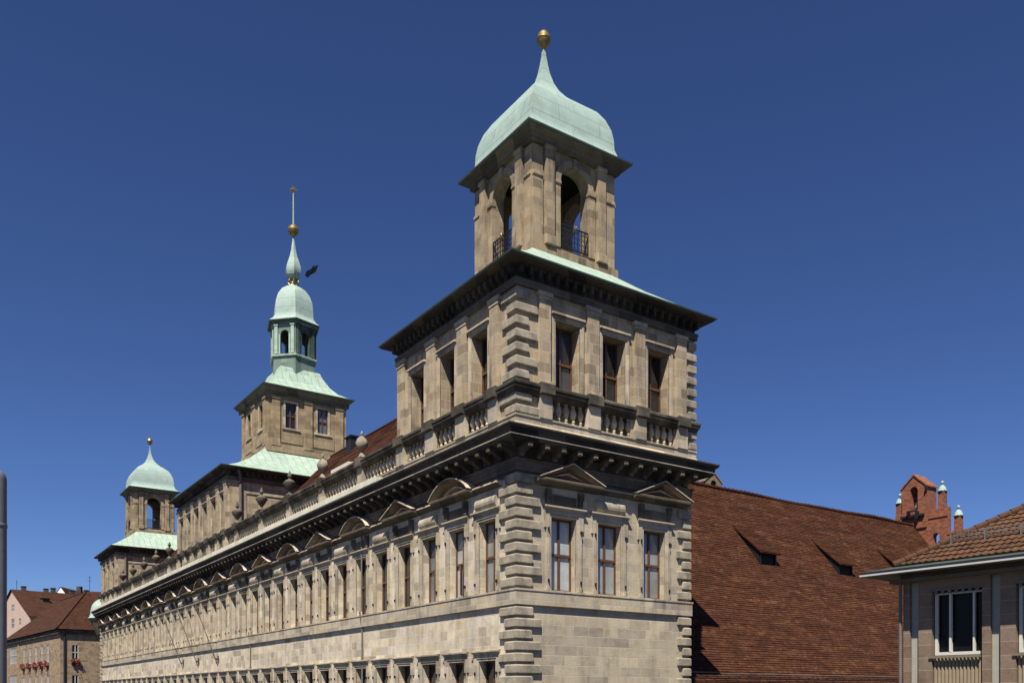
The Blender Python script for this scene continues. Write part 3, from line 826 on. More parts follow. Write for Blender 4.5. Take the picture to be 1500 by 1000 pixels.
# --- copper pavilion roofs
def cop_roof(x1, y0, y1, prof, name='copper_roof'):
    m = MB(); m.mat('copper')
    m.rect(0, x1, y0, y1, prof, cap1=True)
    return m.build(name, None, TH)
def bell(o0, z0, in1x, z1):     # bell-cast rise between the eave and the tower foot
    return [(o0, z0), (o0-.5, z0+.17), (o0-1.1, z0+.45), (o0-(o0+in1x)*.55, z0+(z1-z0)*.47), (-in1x, z1)]
cop_roof(9.56, 0, 9.9, [(.74, 16.66), (.1, 17.02), (-.6, 17.5), (-1.5, 18.12), (-2.9, 19.25)])
cop_roof(15.4, pc, 51.4, [(.74, 16.66), (.0, 16.86), (-1.0, 17.35), (-2.4, 18.25), (-4.3, 19.8)])
cop_roof(9.56, q0, L, [(.74, 16.66), (.1, 17.02), (-.6, 17.5), (-1.5, 18.12), (-2.9, 19.25)])
# --- belfries
def belfry(cx, cy, h, z0=18.85, rail_=True, label=None):
    m = MB(); m.mat('tower')
    zs, zt = 22.38, 24.08; ow = .79      # springing, eave, half opening
    sill = 19.5; th = .55
    fr = [Fr(cx-h, cy-h, (1, 0), (0, -1)), Fr(cx-h, cy+h, (0, -1), (-1, 0)), Fr(cx+h, cy-h, (0, 1), (1, 0)), Fr(cx+h, cy+h, (-1, 0), (0, 1))]
    for f in fr:
        c = h; n = 14
        arc = [(c+ow*math.cos(PI-PI*i/n), zs+ow*1.0*math.sin(PI*i/n)) for i in range(n+1)]
        for o in (0, -th):
            e = .0 if o == 0 else th
            m.face([f.p(e, o, z0), f.p(c-ow, o, z0), f.p(c-ow, o, zs), f.p(c-ow, o, 23.72), f.p(e, o, 23.72)])
            m.face([f.p(c+ow, o, z0), f.p(2*h-e, o, z0), f.p(2*h-e, o, 23.72), f.p(c+ow, o, 23.72), f.p(c+ow, o, zs)])
            m.face([f.p(c-ow, o, z0), f.p(c+ow, o, z0), f.p(c+ow, o, sill), f.p(c-ow, o, sill)])
            for i in range(n):
                a, b = arc[i], arc[i+1]
                m.face([f.p(a[0], o, a[1]), f.p(b[0], o, b[1]), f.p(b[0], o, 23.72), f.p(a[0], o, 23.72)])
        ring = [(c-ow, sill), (c-ow, zs)]+arc[1:-1]+[(c+ow, zs), (c+ow, sill)]
        for i in range(len(ring)):
            a, b = ring[i], ring[(i+1) % len(ring)]
            m.face([f.p(a[0], 0, a[1]), f.p(b[0], 0, b[1]), f.p(b[0], -th, b[1]), f.p(a[0], -th, a[1])])
        # impost blocks, archivolt, pilasters, plinth blocks
        m.mat('tower')
        for s in (-1, 1):
            a, b = sorted((c+s*(ow+.002), c+s*(ow+.36)))
            m.fbox(f, a, b, -.02, .06, sill, zs-.16); m.fbox(f, a-.03, b+.03, -.1, .11, zs-.16, zs-.02, .02)
            a, b = sorted((c+s*(ow+.42), c+s*(ow+.88)))
            m.fbox(f, a, b, -.02, .2, 19.75, 23.45); m.fbox(f, a-.05, b+.05, -.02, .26, 19.35, 19.75, .03); m.fbox(f, a-.05, b+.05, -.02, .27, 23.45, 23.62, .03)
            a, b = sorted((c+s*(ow+.98), c+s*(h+.0)))
            m.fbox(f, a, b, -.02, .09, 19.3, 22.2); m.fbox(f, min(a, b)-.03, max(a, b)+.0, -.02, .14, 22.2, 22.36, .02); m.fbox(f, a, b, -.02, .07, 22.36, 23.5)
        av = [(c+(ow+.28)*math.cos(PI-PI*i/n), zs+(ow+.28)*math.sin(PI*i/n)) for i in range(n+1)]
        for i in range(n):
            a, b, d, e2 = arc[i], arc[i+1], av[i+1], av[i]
            A = [f.p(q[0], .07, q[1]) for q in (a, b, d, e2)]; B = [f.p(q[0], -.02, q[1]) for q in (a, b, d, e2)]
            m.face(A); m.face([A[0], A[1], B[1], B[0]]); m.face([A[2], A[3], B[3], B[2]])
        m.fbox(f, c-.13, c+.13, .0, .16, zs+ow-.02, zs+ow+.36, .02)
    m.rect(cx-h, cx+h, cy-h, cy+h, [(.0, 18.6), (.16, 18.6), (.16, 19.3), (.02, 19.36)])
    m.mat('black'); m.box(cx-h+.05, cx+h-.05, cy-h+.05, cy+h-.05, 23.55, 23.7)
    m.mat('copper_old'); m.box(cx-h+.05, cx+h-.05, cy-h+.05, cy+h-.05, 19.2, 19.28)
    body = m.build('belfry', None, TH)
    m = MB(); m.mat('soot2')
    m.rect(cx-h, cx+h, cy-h, cy+h, [(.03, 23.6), (.22, 23.62), (.22, 23.74), (.28, 23.78), (.30, 23.86), (.5, 23.93), (.56, 24.0)])
    m.mat('copper_dark'); m.rect(cx-h, cx+h, cy-h, cy+h, [(.56, 24.0), (.64, 24.02), (.64, 24.08)])
    m.build('cornice', None, body)
    m = MB(); dz = 24.08
    pr = [(h+.65, 24.07), (h+.38, 24.2), (h+.16, 24.42), (h+.04, 24.8), (h+.02, 25.25), (h-.06, 25.7), (h-.25, 26.2), (h-.52, 26.62), (h-.93, 26.96), (h-1.26, 27.22), (h-1.53, 27.5), (h-1.76, 27.82), (h-1.93, 28.2), (h-2.05, 28.65), (h-2.12, 29.05), (h-2.18, 29.5), (h-2.21, 29.9)]
    pr = [(max(r, .045), z) for r, z in pr]
    m.rect(cx, cx, cy, cy, pr, cap1=True)
    dm = m.build('dome', 'copper_dome', body, smooth=True)
    m = MB(); m.lathe([(0, 29.8), (.1, 29.84), (.13, 29.9), (.22, 29.98), (.3, 30.14), (.315, 30.22), (.335, 30.24), (.335, 30.28), (.315, 30.3), (.28, 30.46), (.17, 30.6), (.06, 30.66), (0, 30.67)], cx, cy, n=20)
    m.build('gilded_ball', 'gold', body, smooth=True)
    # iron railings in the arches
    for f in fr[:2] if not rail_ else fr:
        m = MB(); m.mat('iron'); c = h; a, b = c-ow+.02, c+ow-.02; zb, zt2 = sill+.05, sill+1.0
        m.fbox(f, a, b, .0, .05, zt2, zt2+.05); m.fbox(f, a, b, .0, .05, zb, zb+.04)
        for i in range(9):
            s = a+(b-a)*i/8; m.fbox(f, s-.014, s+.014, .01, .04, zb, zt2)
        for i in range(8):
            s = a+(b-a)*(i+.5)/8; w = (b-a)/16
            for j in range(4):
                z = zb+.13+j*.23
                m.tube(f.p(s-w, .02, z-.1), f.p(s+w, .02, z+.1), .012, 4); m.tube(f.p(s+w, .02, z-.1), f.p(s-w, .02, z+.1), .012, 4)
        rl = m.build('railing', None, body)
        m = MB()
        for k in range(7):
            an = k*PI/3.5; m.tube(f.p(c, .06, zt2+.02), f.p(c+.15*math.cos(an), .08, zt2+.02+.15*math.sin(an)), .035, 5, .012)
        m.lathe([(0, zt2-.05), (.07, zt2-.02), (.08, zt2+.04), (.0, zt2+.1)], *(f.p(c, .07, 0).xy), n=8)
        m.build('gilded_crest', 'gold', body)
    return body
belfry(4.95, 4.98, 2.26)
belfry(4.5, 83.5, 2.2, rail_=False)

# --- middle tower
tx, ty, th_ = 7.6, 44.25, 3.32
m = MB(); m.mat('midtower')
fS = Fr(tx-th_, ty-th_, (1, 0), (0, -1)); fW = Fr(tx-th_, ty-th_, (0, 1), (-1, 0))
hs = [(1.42, 2.33, 21.45, 23.5, .22), (4.13, 5.04, 21.45, 23.5, .22)]
m.wall(fS, 0, 2*th_, 19.4, 24.1, hs)
m.wall(fW, 0, 2*th_, 19.4, 24.1, [(1.2, 2.1, 21.45, 23.5, .22), (4.2, 5.1, 21.45, 23.5, .22)])
X1, Y1 = tx+th_, ty+th_
m.face([(X1, ty-th_, 19.4), (X1, Y1, 19.4), (X1, Y1, 24.1), (X1, ty-th_, 24.1)]); m.face([(tx-th_, Y1, 19.4), (X1, Y1, 19.4), (X1, Y1, 24.1), (tx-th_, Y1, 24.1)])
for f, P in ((fS, ((.3, .95), (2.98, 3.66), (5.7, 6.35))), (fW, ((.3, .9), (2.9, 3.6), (5.7, 6.3)))):
    for a, b in P:
        m.fbox(f, a, b, -.02, .13, 20.1, 23.62); m.fbox(f, a-.06, b+.06, -.02, .2, 23.62, 23.9, .03); m.fbox(f, a-.04, b+.04, -.02, .17, 19.9, 20.1)
    for a, b in ((P[0][1], P[1][0]), (P[1][1], P[2][0])):
        m.fbox(f, a+.12, b-.12, -.02, .05, 20.25, 21.1)
m.rect(tx-th_, X1, ty-th_, Y1, [(0, 19.4), (.14, 19.4), (.14, 19.9), (.0, 19.95)])
twr = m.build('middle_tower', None, TH)
m = MB(); m.mat('soot2'); m.rect(tx-th_, X1, ty-th_, Y1, [(.02, 23.9), (.2, 23.92), (.2, 24.2), (.26, 24.24), (.42, 24.4), (.48, 24.5)])
m.mat('copper_dark'); m.rect(tx-th_, X1, ty-th_, Y1, [(.48, 24.5), (.57, 24.53), (.57, 24.6)])
m.build('cornice', None, twr)
tw0 = window_proto('window', .91, 2.05, 'plain', fS.p(1.42+.455, 0, 21.45), 0, TH, pane='pane_dark', rv=.22)
copy_tree(tw0, TH, fS.p(4.13+.455, 0, 21.45), 0)
for s in (1.65, 4.65): copy_tree(tw0, TH, fW.p(s, 0, 21.45), -PI/2)
m = MB(); m.mat('copper')
h = th_
m.rect(tx, tx, ty, ty, [(h+.58, 24.58), (h+.1, 24.78), (h-.5, 25.15), (h-1.0, 25.7), (h-1.45, 26.5), (h-1.65, 27.0)], cap1=True)
m.build('skirt_roof', None, twr)
# hexagonal lantern
def hexp(r, z, a0): return [(tx+r*math.cos(a0+i*PI/3), ty+r*math.sin(a0+i*PI/3), z) for i in range(6)]
A0 = math.radians(-135-30)
R = 1.95
m = MB(); m.mat('copper_old')
m.loft([hexp(R, 25.6, A0), hexp(R, 28.0, A0)])
m.mat('copper'); m.loft([hexp(R, 28.0, A0), hexp(R+.17, 28.04, A0), hexp(R+.17, 28.16, A0), hexp(R-.02, 28.22, A0)], cap1=True)
m.mat('copper_old')
for i in range(6):
    a = hexp(R, 0, A0)[i]; b = hexp(R, 0, A0)[(i+1) % 6]
    d = (Vector(b)-Vector(a)); ln = d.length; d.normalize(); od = Vector((d.y, -d.x, 0))
    mid = (Vector(a)+Vector(b))/2-Vector((tx, ty, 0))
    if od.dot(mid) < 0: od = -od
    f = Fr(a[0], a[1], (d.x, d.y), (od.x, od.y))
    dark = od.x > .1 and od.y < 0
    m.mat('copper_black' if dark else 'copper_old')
    c = ln/2; ow = .36; z0, zs, zt = 28.2, 29.85, 31.0; n = 8
    arc = [(c-ow*math.cos(PI*j/n), zs+ow*math.sin(PI*j/n)) for j in range(n+1)]
    for o in (0, -.2):
        m.face([f.p(0, o, z0), f.p(c-ow, o, z0), f.p(c-ow, o, zs), f.p(c-ow, o, zt), f.p(0, o, zt)])
        m.face([f.p(c+ow, o, z0), f.p(ln, o, z0), f.p(ln, o, zt), f.p(c+ow, o, zt), f.p(c+ow, o, zs)])
        for j in range(n): m.face([f.p(arc[j][0], o, arc[j][1]), f.p(arc[j+1][0], o, arc[j+1][1]), f.p(arc[j+1][0], o, zt), f.p(arc[j][0], o, zt)])
    ring = [(c-ow, z0)]+arc+[(c+ow, z0)]
    for j in range(len(ring)-1):
        p, q = ring[j], ring[j+1]; m.face([f.p(p[0], 0, p[1]), f.p(q[0], 0, q[1]), f.p(q[0], -.2, q[1]), f.p(p[0], -.2, p[1])])
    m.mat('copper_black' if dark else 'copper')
    for s in (-1, 1):
        x0, x1 = sorted((c+s*(ow+.22), c+s*(ow+.5))); m.fbox(f, x0, x1, -.02, .1, 28.25, 30.55); m.fbox(f, x0-.05, x1+.05, -.02, .15, 30.55, 30.68)
        x0, x1 = sorted((c+s*(ow+.02), c+s*(ow+.14))); m.fbox(f, x0, x1, -.02, .05, 28.25, zs)
    m.mat('copper_old')
m.mat('copper_old')
m.loft([hexp(R, 30.72, A0), hexp(R+.16, 30.78, A0), hexp(R+.16, 30.9, A0)])
m.mat('copper_dark'); m.loft([hexp(R+.1, 30.88, A0), hexp(R+.4, 30.92, A0), hexp(R+.42, 31.0, A0)], cap0=True)
lan = m.build('lantern', None, TH)
m = MB()
dp = [(R+.42, 31.0), (R+.1, 31.25), (R-.12, 31.55), (R-.15, 31.7), (R-.18, 32.3), (R-.24, 32.9), (R-.45, 33.5), (R-.85, 34.05), (R-1.3, 34.38), (R-1.6, 34.5), (R-1.68, 34.7)]
m.loft([hexp(r, z, A0) for r, z in dp], cap1=True)
m.build('lantern_dome', 'copper_dome', lan, smooth=True)
m = MB()
sp = [(.2, 35.1), (.5, 35.25), (.62, 35.45), (.7, 35.8), (.66, 36.15), (.5, 36.6), (.36, 37.0), (.24, 37.5), (.14, 38.1), (.07, 38.7)]
m.loft([hexp(r, z, A0) for r, z in sp], True, True)
m.build('spire', 'copper_dome', lan, smooth=True)
m = MB(); m.lathe([(.22, 34.6), (.28, 34.75), (.2, 34.9), (.26, 35.1), (.2, 35.2)], tx, ty, n=10)
for i in range(6):
    a = A0+i*PI/3
    m.tube((tx+.25*math.cos(a), ty+.25*math.sin(a), 34.6), (tx+.48*math.cos(a), ty+.48*math.sin(a), 34.85), .06, 6)
    m.tube((tx+.48*math.cos(a), ty+.48*math.sin(a), 34.85), (tx+.28*math.cos(a), ty+.28*math.sin(a), 35.15), .055, 6, .04)
m.build('gilded_neck', 'gold', lan, smooth=True)
m = MB(); m.lathe([(0, 38.72), (.12, 38.76), (.34, 38.94), (.45, 39.15), (.46, 39.22), (.48, 39.24), (.48, 39.3), (.46, 39.32), (.4, 39.5), (.24, 39.66), (.05, 39.72), (0, 39.72)], tx, ty, n=22)
m.build('gilded_ball', 'gold', lan, smooth=True)
m = MB(); m.tube((tx, ty, 39.6), (tx, ty, 42.4), .075, 8, .05); m.build('rod', 'copper_dome', lan)
m = MB()
dd = Vector((1, -.68, 0)).normalized(); nn = Vector((.68, 1, 0)).normalized()
c0 = Vector((tx, ty, 42.7))
pts = []
for i in range(12):
    a = PI/2+i*PI/6+.3; r = .42 if i % 2 == 0 else .15; pts.append(c0+dd*(r*math.cos(a))+Vector((0, 0, r*math.sin(a))))
for sgn in (-1, 1):
    for i in range(12): m.face([c0+nn*(.09*sgn), pts[i], pts[(i+1) % 12]])
m.build('gilded_star', 'gold', lan)

# --- far corner turret cap, pipes
m = MB(); m.mat('copper_dome')
m.lathe([(1.5, 9.35), (1.35, 9.5), (1.22, 9.9), (1.18, 10.4), (1.05, 10.9), (.75, 11.35), (.35, 11.65), (.0, 11.75)], .15, L+.9, n=16)
m.mat('soot2'); m.lathe([(.55, 7.4), (.75, 7.9), (1.05, 8.6), (1.3, 9.2), (1.45, 9.35)], .15, L+.9, n=16)
m.build('corner_turret', None, TH, smooth=True)
m = MB()
m.tube(FL.p(13.88, .09, 8.2), FL.p(13.88, .09, 4.3), .045, 8); m.tube(FL.p(13.88, .2, 4.3), FL.p(13.88, .06, 3.4), .045, 8); m.tube(FL.p(13.88, .06, 3.4), FL.p(13.88, .06, -9), .045, 8)
m.build('downpipe', 'pipe', TH)
m = MB(); m.tube(FL.p(31.83, .18, 4.3), FL.p(31.83, .06, 3.4), .04, 6); m.tube(FL.p(31.83, .06, 3.4), FL.p(31.83, .06, -9), .04, 6); m.build('downpipe', 'pipe', TH)
m = MB(); m.tube((.86, pc-.12, 10.6), (.86, pc-.12, 16.0), .13, 10); m.tube((.86, pc-.12, 16.0), (.6, pc-.5, 16.5), .12, 10); m.build('downpipe', 'pipe', TH)
m = MB(); m.tube((.86, q0-.12, 10.6), (.86, q0-.12, 16.0), .13, 10); m.build('downpipe', 'pipe', TH)
m = MB(); m.fbox(Fr(0, pc, (1, 0), (0, -1)), 1.15, 15.3, -.02, .06, 14.9, 15.1); m.fbox(Fr(0, pc, (1, 0), (0, -1)), 1.15, 1.35, -.02, .05, 10.6, 14.9)
m.build('wall_panelling', 'trim', TH); m = MB(); m.fbox(Fr(0, q0, (1, 0), (0, -1)), 1.15, 9.3, -.02, .06, 14.9, 15.1)
m.build('wall_panelling', 'trim', TH)

# --- flag poles leaning from the front
fp = None
for i, y in enumerate((39.5, 44.9, 49.7)):
    names = ('nearest', 'middle', 'farthest')
    lab = ['bare slanting flagpole on the long stone front, rightmost of the three',
           'bare slanting flagpole on the long stone front, between the two others',
           'bare slanting flagpole on the long stone front, leftmost of the three'][i]
    if fp is None:
        fp = thing('flagpole', lab, 'flagpole', FL.p(y, 0, 2.67), 'flagpoles on the long front')
        m = MB(); a = FL.p(y, .22, 2.7); b = FL.p(y, 1.94, 7.34); m.tube(a, b, .038, 8, .026); m.build('pole', 'pipe', fp)
        m = MB(); m.fbox(FL, y-.07, y+.07, .0, .06, 2.5, 3.0); m.tube(FL.p(y, .02, 2.75), FL.p(y, .24, 2.75), .05, 6)
        m.tube(FL.p(y, .02, 3.95), FL.p(y, .72, 3.95), .03, 6); m.fbox(FL, y-.05, y+.05, .0, .04, 3.6, 4.2); m.build('bracket', 'iron', fp)
    else:
        o = copy_tree(fp, None, FL.p(y, 0, 2.67)); o['label'] = lab; o['category'] = 'flagpole'

# ------------------------------------------------------------------ hall with the steep tiled roof and brick belfry gable
HALL = thing('tiled_hall', 'hall with huge steep red-brown tiled roof behind the town hall', 'hall', (28, 12.85, -9))
m = MB(); m.box(9.45, 47.6, 3.2, 22.5, -9, 1.0); m.build('wall', 'pier', HALL)
m = MB()
X0, X1_ = 9.3, 47.75
tiled(m, (X0, 3.0, 1.2), (X1_, 3.0, 1.2), (X1_, 12.85, 13.72), (X0, 12.85, 13.72), row=.165, lift=.028, wav=.035)
tiled(m, (X0, 1.75, .1), (X1_, 1.75, .1), (X1_, 3.06, 1.16), (X0, 3.06, 1.16), row=.165, lift=.028)
m.face([(X0, 12.85, 13.72), (X1_, 12.85, 13.72), (X1_, 22.7, 1.2), (X0, 22.7, 1.2)], [(0, 0), (38, 0), (38, 16), (0, 16)])
m.face([(X0, 3.0, 1.1), (X0, 22.7, 1.1), (X0, 12.85, 13.7)])
hr_ = m.build('roof', 'tile', HALL)
m = MB(); x = X0
while x < 47.4:
    zz = 13.70+.05*math.sin(x*.33)+.025*math.sin(x*.9+1)+random.uniform(-.012, .012)
    m.tube((x, 12.85, zz), (x+.42, 12.85, zz+.02), .16, 8, .135); m.tube((x-.01, 12.85, zz), (x+.05, 12.85, zz+.02), .18, 8)
    x += .4
m.build('ridge_tiles', 'tile', hr_)
m = MB(); m.box(X0+.02, X1_-.02, 3.0, 3.12, 1.0, 1.22); m.build('eave_board', 'pier', hr_)
m = MB()
m.tube((X0, 2.35, .86), (X1_, 2.35, .86), .04, 6)
x = X0+.5
while x < X1_: m.tube((x, 2.62, .84), (x, 2.33, .92), .025, 4); x += .78
m.build('snow_guard', 'iron', hr_)
# pierced stone cap on the ridge
m = MB(); m.mat('pier')
f = Fr(23.9, 13.1, (1, 0), (0, -1))
arc = [(.78+.27*math.cos(PI-PI*i/8), 13.95+.27*math.sin(PI*i/8)) for i in range(9)]
m.mat('pier')
m.prism(f, [(0.05, 13.3), (.42, 13.3), (.42, 13.95)]+[], 0, .5) if False else None
for a, b in ((.0, .51), (1.05, 1.5)): m.fbox(f, a, b, -.25, .25, 13.2, 14.0)
for i in range(8):
    p, q = arc[i], arc[i+1]; top = lambda s: 14.0+max(0, .62-abs(s-.78)*.78)
    for o in (-.25, .25): m.face([f.p(p[0], o, p[1]), f.p(q[0], o, q[1]), f.p(q[0], o, top(q[0])), f.p(p[0], o, top(p[0]))])
    m.face([f.p(p[0], -.25, p[1]), f.p(q[0], -.25, q[1]), f.p(q[0], .25, q[1]), f.p(p[0], .25, p[1])])
for a, b in ((0, .51), (1.05, 1.5)):
    m.prism(f, [(a, 14.0), (b, 14.0), (b, max(14.01, top(b))), (a, max(14.01, top(a)))], -.25, .25)
m.mat('pier'); m.prism(f, [(-.1, 14.02), (.78, 14.7), (1.62, 14.02), (1.62, 14.12), (.78, 14.82), (-.1, 14.12)], -.3, .3)
m.build('ridge_chimney', None, HALL)
# shed dormers
def dormer(x, yb):
    """opening foot at (x..x+1.5, yb) on the roof plane"""
    zf = lambda y: 1.2+1.271*(y-3.0)
    w = 1.5; zb = zf(yb); ht = .82; yt = yb+2.15       # roof of the dormer meets the main roof at yt
    m = MB(); m.mat('tile')
    zt = zb+ht; yr = yb-.28; zr = zt-.10
    tiled(m, (x-.14, yr, zr), (x+w+.14, yr, zr), (x+w+.14, yt, zf(yt)+.02), (x-.14, yt, zf(yt)+.02), row=.165, lift=.028)
    tiled(m, (x-.14, yr, zr-.07), (x+w+.14, yr, zr-.07), (x+w+.14, yt, zf(yt)-.05), (x-.14, yt, zf(yt)-.05), row=4)
    m.face([(x-.14, yr, zr-.07), (x+w+.14, yr, zr-.07), (x+w+.14, yr, zr+.02), (x-.14, yr, zr+.02)])
    for xx in (x-.14, x+w+.14): m.face([(xx, yr, zr-.07), (xx, yt, zf(yt)-.05), (xx, yt, zf(yt)+.02), (xx, yr, zr+.02)])
    m.mat('iron')
    for xx in (x, x+w): m.face([(xx, yb, zb-.05), (xx, yb, zt-.02), (xx, yt-.1, zf(yt)-.05), (xx, yt-.1, zf(yt-.1)-.1)])  # cheeks coloured dark in place of the roof overhang's shadow
    m.fbox(Fr(x, yb, (1, 0), (0, -1)), 0, .08, -.02, .05, zb, zt-.05); m.fbox(Fr(x, yb, (1, 0), (0, -1)), w-.08, w, -.02, .05, zb, zt-.05)
    d = m.build('dormer', None, HALL)
    m = MB(); m.fbox(Fr(x, yb, (1, 0), (0, -1)), .08, w-.08, -.12, -.06, zb-.04, zt-.04); m.build('dark_opening', 'black', d)  # black panel stands in for the dark inside of the opening
for x, y in ((23.95, 8.4), (31.65, 8.33), (39.3, 8.3)): dormer(x, y)
# brick gable: stepped wall in the plane x = 47.7 with a bell turret
GX = 47.7; fG = Fr(GX, 0, (0, 1), (-1, 0)); tG = 1.0
m = MB()
c = 12.66
steps = [(5.6, 6.9, 9.9), (6.9, 8.3, 11.0), (8.3, 10.0, 12.9), (10.0, 10.24, 14.75)]
def slab(a, b, z0, z1): m.fbox(fG, a, b, -.55, 0.0, z0, z1)
slab(3.0, 5.6, -9, 8.2); slab(5.6, 8.0, -9, 10.3)
slab(8.0, 9.95, -9, 12.75)
# part with the small arched hole (10.35-10.95 wide)
slab(9.95, 10.6, -9, 14.75); slab(11.15, 11.6, -9, 14.75)
slab(10.6, 11.15, -9, 11.85)
n = 8; arc = [(10.875-.275*math.cos(PI*i/n), 12.55+.275*math.sin(PI*i/n)) for i in range(n+1)]
for i in range(n):
    for o in (0, -.55): m.face([fG.p(arc[i][0], o, arc[i][1]), fG.p(arc[i+1][0], o, arc[i+1][1]), fG.p(arc[i+1][0], o, 14.75), fG.p(arc[i][0], o, 14.75)])
    m.face([fG.p(arc[i][0], 0, arc[i][1]), fG.p(arc[i+1][0], 0, arc[i+1][1]), fG.p(arc[i+1][0], -.55, arc[i+1][1]), fG.p(arc[i][0], -.55, arc[i][1])])
m.face([fG.p(10.6, 0, 14.75), fG.p(11.15, 0, 14.75), fG.p(11.15, -.55, 14.75), fG.p(10.6, -.55, 14.75)])
for z in (12.2,):
    for o in (0, -.55):
        pass
# side returns of the hole down to its springing
slab(11.6, 13.72, -9, 14.75)
slab(13.72, 14.36, -9, 14.75); slab(14.36, 17.4, -9, 10.2)
gb = m.build('brick_gable', 'brick', HALL)
# bell turret, one opening right through
m = MB(); a0, a1 = 11.62, 13.70; zs = 16.45; o0, o1 = -1.35, .12
hole = (12.33, 12.99, 14.95); hc = (hole[0]+hole[1])/2; hw = (hole[1]-hole[0])/2
arc = [(hc-hw*math.cos(PI*i/n), zs+hw*math.sin(PI*i/n)) for i in range(n+1)]
top = lambda s: 16.72+ (1-abs(s-c)/1.04)*.95
for o in (o0, o1):
    P = lambda s, z: fG.p(s, o, z)
    m.face([P(a0, 13.4), P(hole[0], 13.4), P(hole[0], zs), P(hole[0], top(hole[0])), P(a0, top(a0))])
    m.face([P(hole[1], 13.4), P(a1, 13.4), P(a1, top(a1)), P(hole[1], top(hole[1])), P(hole[1], zs)])
    m.face([P(hole[0], 13.4), P(hole[1], 13.4), P(hole[1], hole[2]), P(hole[0], hole[2])])
    for i in range(n): m.face([P(*arc[i]), P(*arc[i+1]), P(arc[i+1][0], top(arc[i+1][0])), P(arc[i][0], top(arc[i][0]))])
ring = [(hole[0], hole[2])]+arc+[(hole[1], hole[2])]
for i in range(len(ring)):
    p, q = ring[i], ring[(i+1) % len(ring)]; m.face([fG.p(p[0], o1, p[1]), fG.p(q[0], o1, q[1]), fG.p(q[0], o0, q[1]), fG.p(p[0], o0, p[1])])
for a in (a0, a1): m.face([fG.p(a, o0, 13.4), fG.p(a, o1, 13.4), fG.p(a, o1, top(a)), fG.p(a, o0, top(a))])
bt = m.build('bell_turret', 'brick', HALL)
m = MB()
for s in (-1, 1):
    m.prism(fG, [(c, 17.66), (c+s*1.16, 16.62), (c+s*1.16, 16.74), (c, 17.8)], o0-.06, o1+.08)
m.build('coping', 'brick', bt)
m = MB(); bx, by = (GX+.5, hc)
m.lathe([(.27, 15.15), (.25, 15.2), (.17, 15.4), (.14, 15.62), (.08, 15.74), (0, 15.76)], GX+.45, hc, n=14); m.tube((GX+.45, hc, 15.7), (GX+.45, hc, 16.4), .03, 5)
m.tube((GX+.45, hc-.33, 15.95), (GX+.45, hc+.33, 15.95), .05, 5)
m.build('bell', 'copper_old', bt, smooth=True)
m = MB(); m.fbox(fG, 11.75, 13.72, .12, .34, 14.32, 14.5); m.fbox(fG, 12.2, 12.36, .12, .5, 14.1, 14.75); m.fbox(fG, 12.95, 13.08, .12, .5, 14.5, 14.85); m.fbox(fG, 12.2, 13.08, .35, .47, 14.72, 14.84)
m.build('bell_beam', 'iron', bt)
m = MB(); m.box(GX-.35, GX-.1, 11.5, 11.62, 16.35, 16.65); m.build('bracket', 'iron', bt)
def pinnacle(y, z0, z1, r=.24):
    m = MB(); m.fbox(fG, y-r, y+r, -.5, -.03, z0, z1)
    p = m.build('pinnacle', 'brick', HALL)
    m = MB(); cx_, cy_ = GX+.265, y
    m.lathe([(.36, z1), (.36, z1+.05), (.3, z1+.12), (.27, z1+.28), (.17, z1+.42), (.06, z1+.5), (.05, z1+.58), (.13, z1+.64), (.14, z1+.72), (.06, z1+.82), (0, z1+.83)], cx_, cy_, n=12)
    m.build('copper_cap', 'copper_dome', p, smooth=True)
pinnacle(10.5, 14.6, 16.05, .25); pinnacle(9.2, 12.6, 13.9, .24); pinnacle(14.1, 14.5, 15.7, .24)
m = MB(); m.fbox(fG, 9.9, 11.5, .0, .06, 14.0, 14.12); m.fbox(fG, 8.9, 9.95, 0, .05, 12.55, 12.75); m.build('brick_band', 'brick', gb)
m = MB(); m.mat('fascia')
m.tube((GX-.08, 11.15, 11.6), (GX-.08, 10.62, 10.95), .07, 6); m.build('flashing', 'fascia', gb)

# ------------------------------------------------------------------ building at the lower right
ang = math.radians(3.325); XD = (math.cos(ang), math.sin(ang)); YD = (-math.sin(ang), math.cos(ang))
cx0, cy0 = 8.484, -10.632
fB = Fr(cx0, cy0, (-YD[0], -YD[1]), (-XD[0], -XD[1]))       # s runs towards the viewer, out towards the street
RB = thing('office_building', 'low office building with brown stone piers, concrete strips and red pantile roof', 'building', (cx0+4, cy0-4, -9))
Ls = 7.9; Dp = 9.0; per = 2.61
m = MB(); m.mat('pier')
hb = []
for k in range(3):
    a = 1.1+per*k; hb += [(a-.05, a+1.56, -9, 3.5, .4), (.30+per*k, .60+per*k, -9, 3.9, .2)]
m.wall(fB, 0.08, Ls, -9, 3.95, hb)
fE = Fr(cx0, cy0, XD, YD)
m.face([fB.p(.08, 0, -9), fB.p(.08, -Dp, -9), fB.p(.08, -Dp, 3.95), fB.p(.08, 0, 3.95)])
m.face([fB.p(Ls, 0, -9), fB.p(Ls, -Dp, -9), fB.p(Ls, -Dp, 3.95), fB.p(Ls, 0, 3.95)])
m.face([fB.p(.08, -Dp, -9), fB.p(Ls, -Dp, -9), fB.p(Ls, -Dp, 3.95), fB.p(.08, -Dp, 3.95)])
m.build('wall', None, RB)
for k in range(3):
    s = .36+per*k
    m = MB(); m.fbox(fB, s-.057, s+.237, -.3, -.13, -9, 3.895); m.build('concrete_strip', 'concrete', RB)
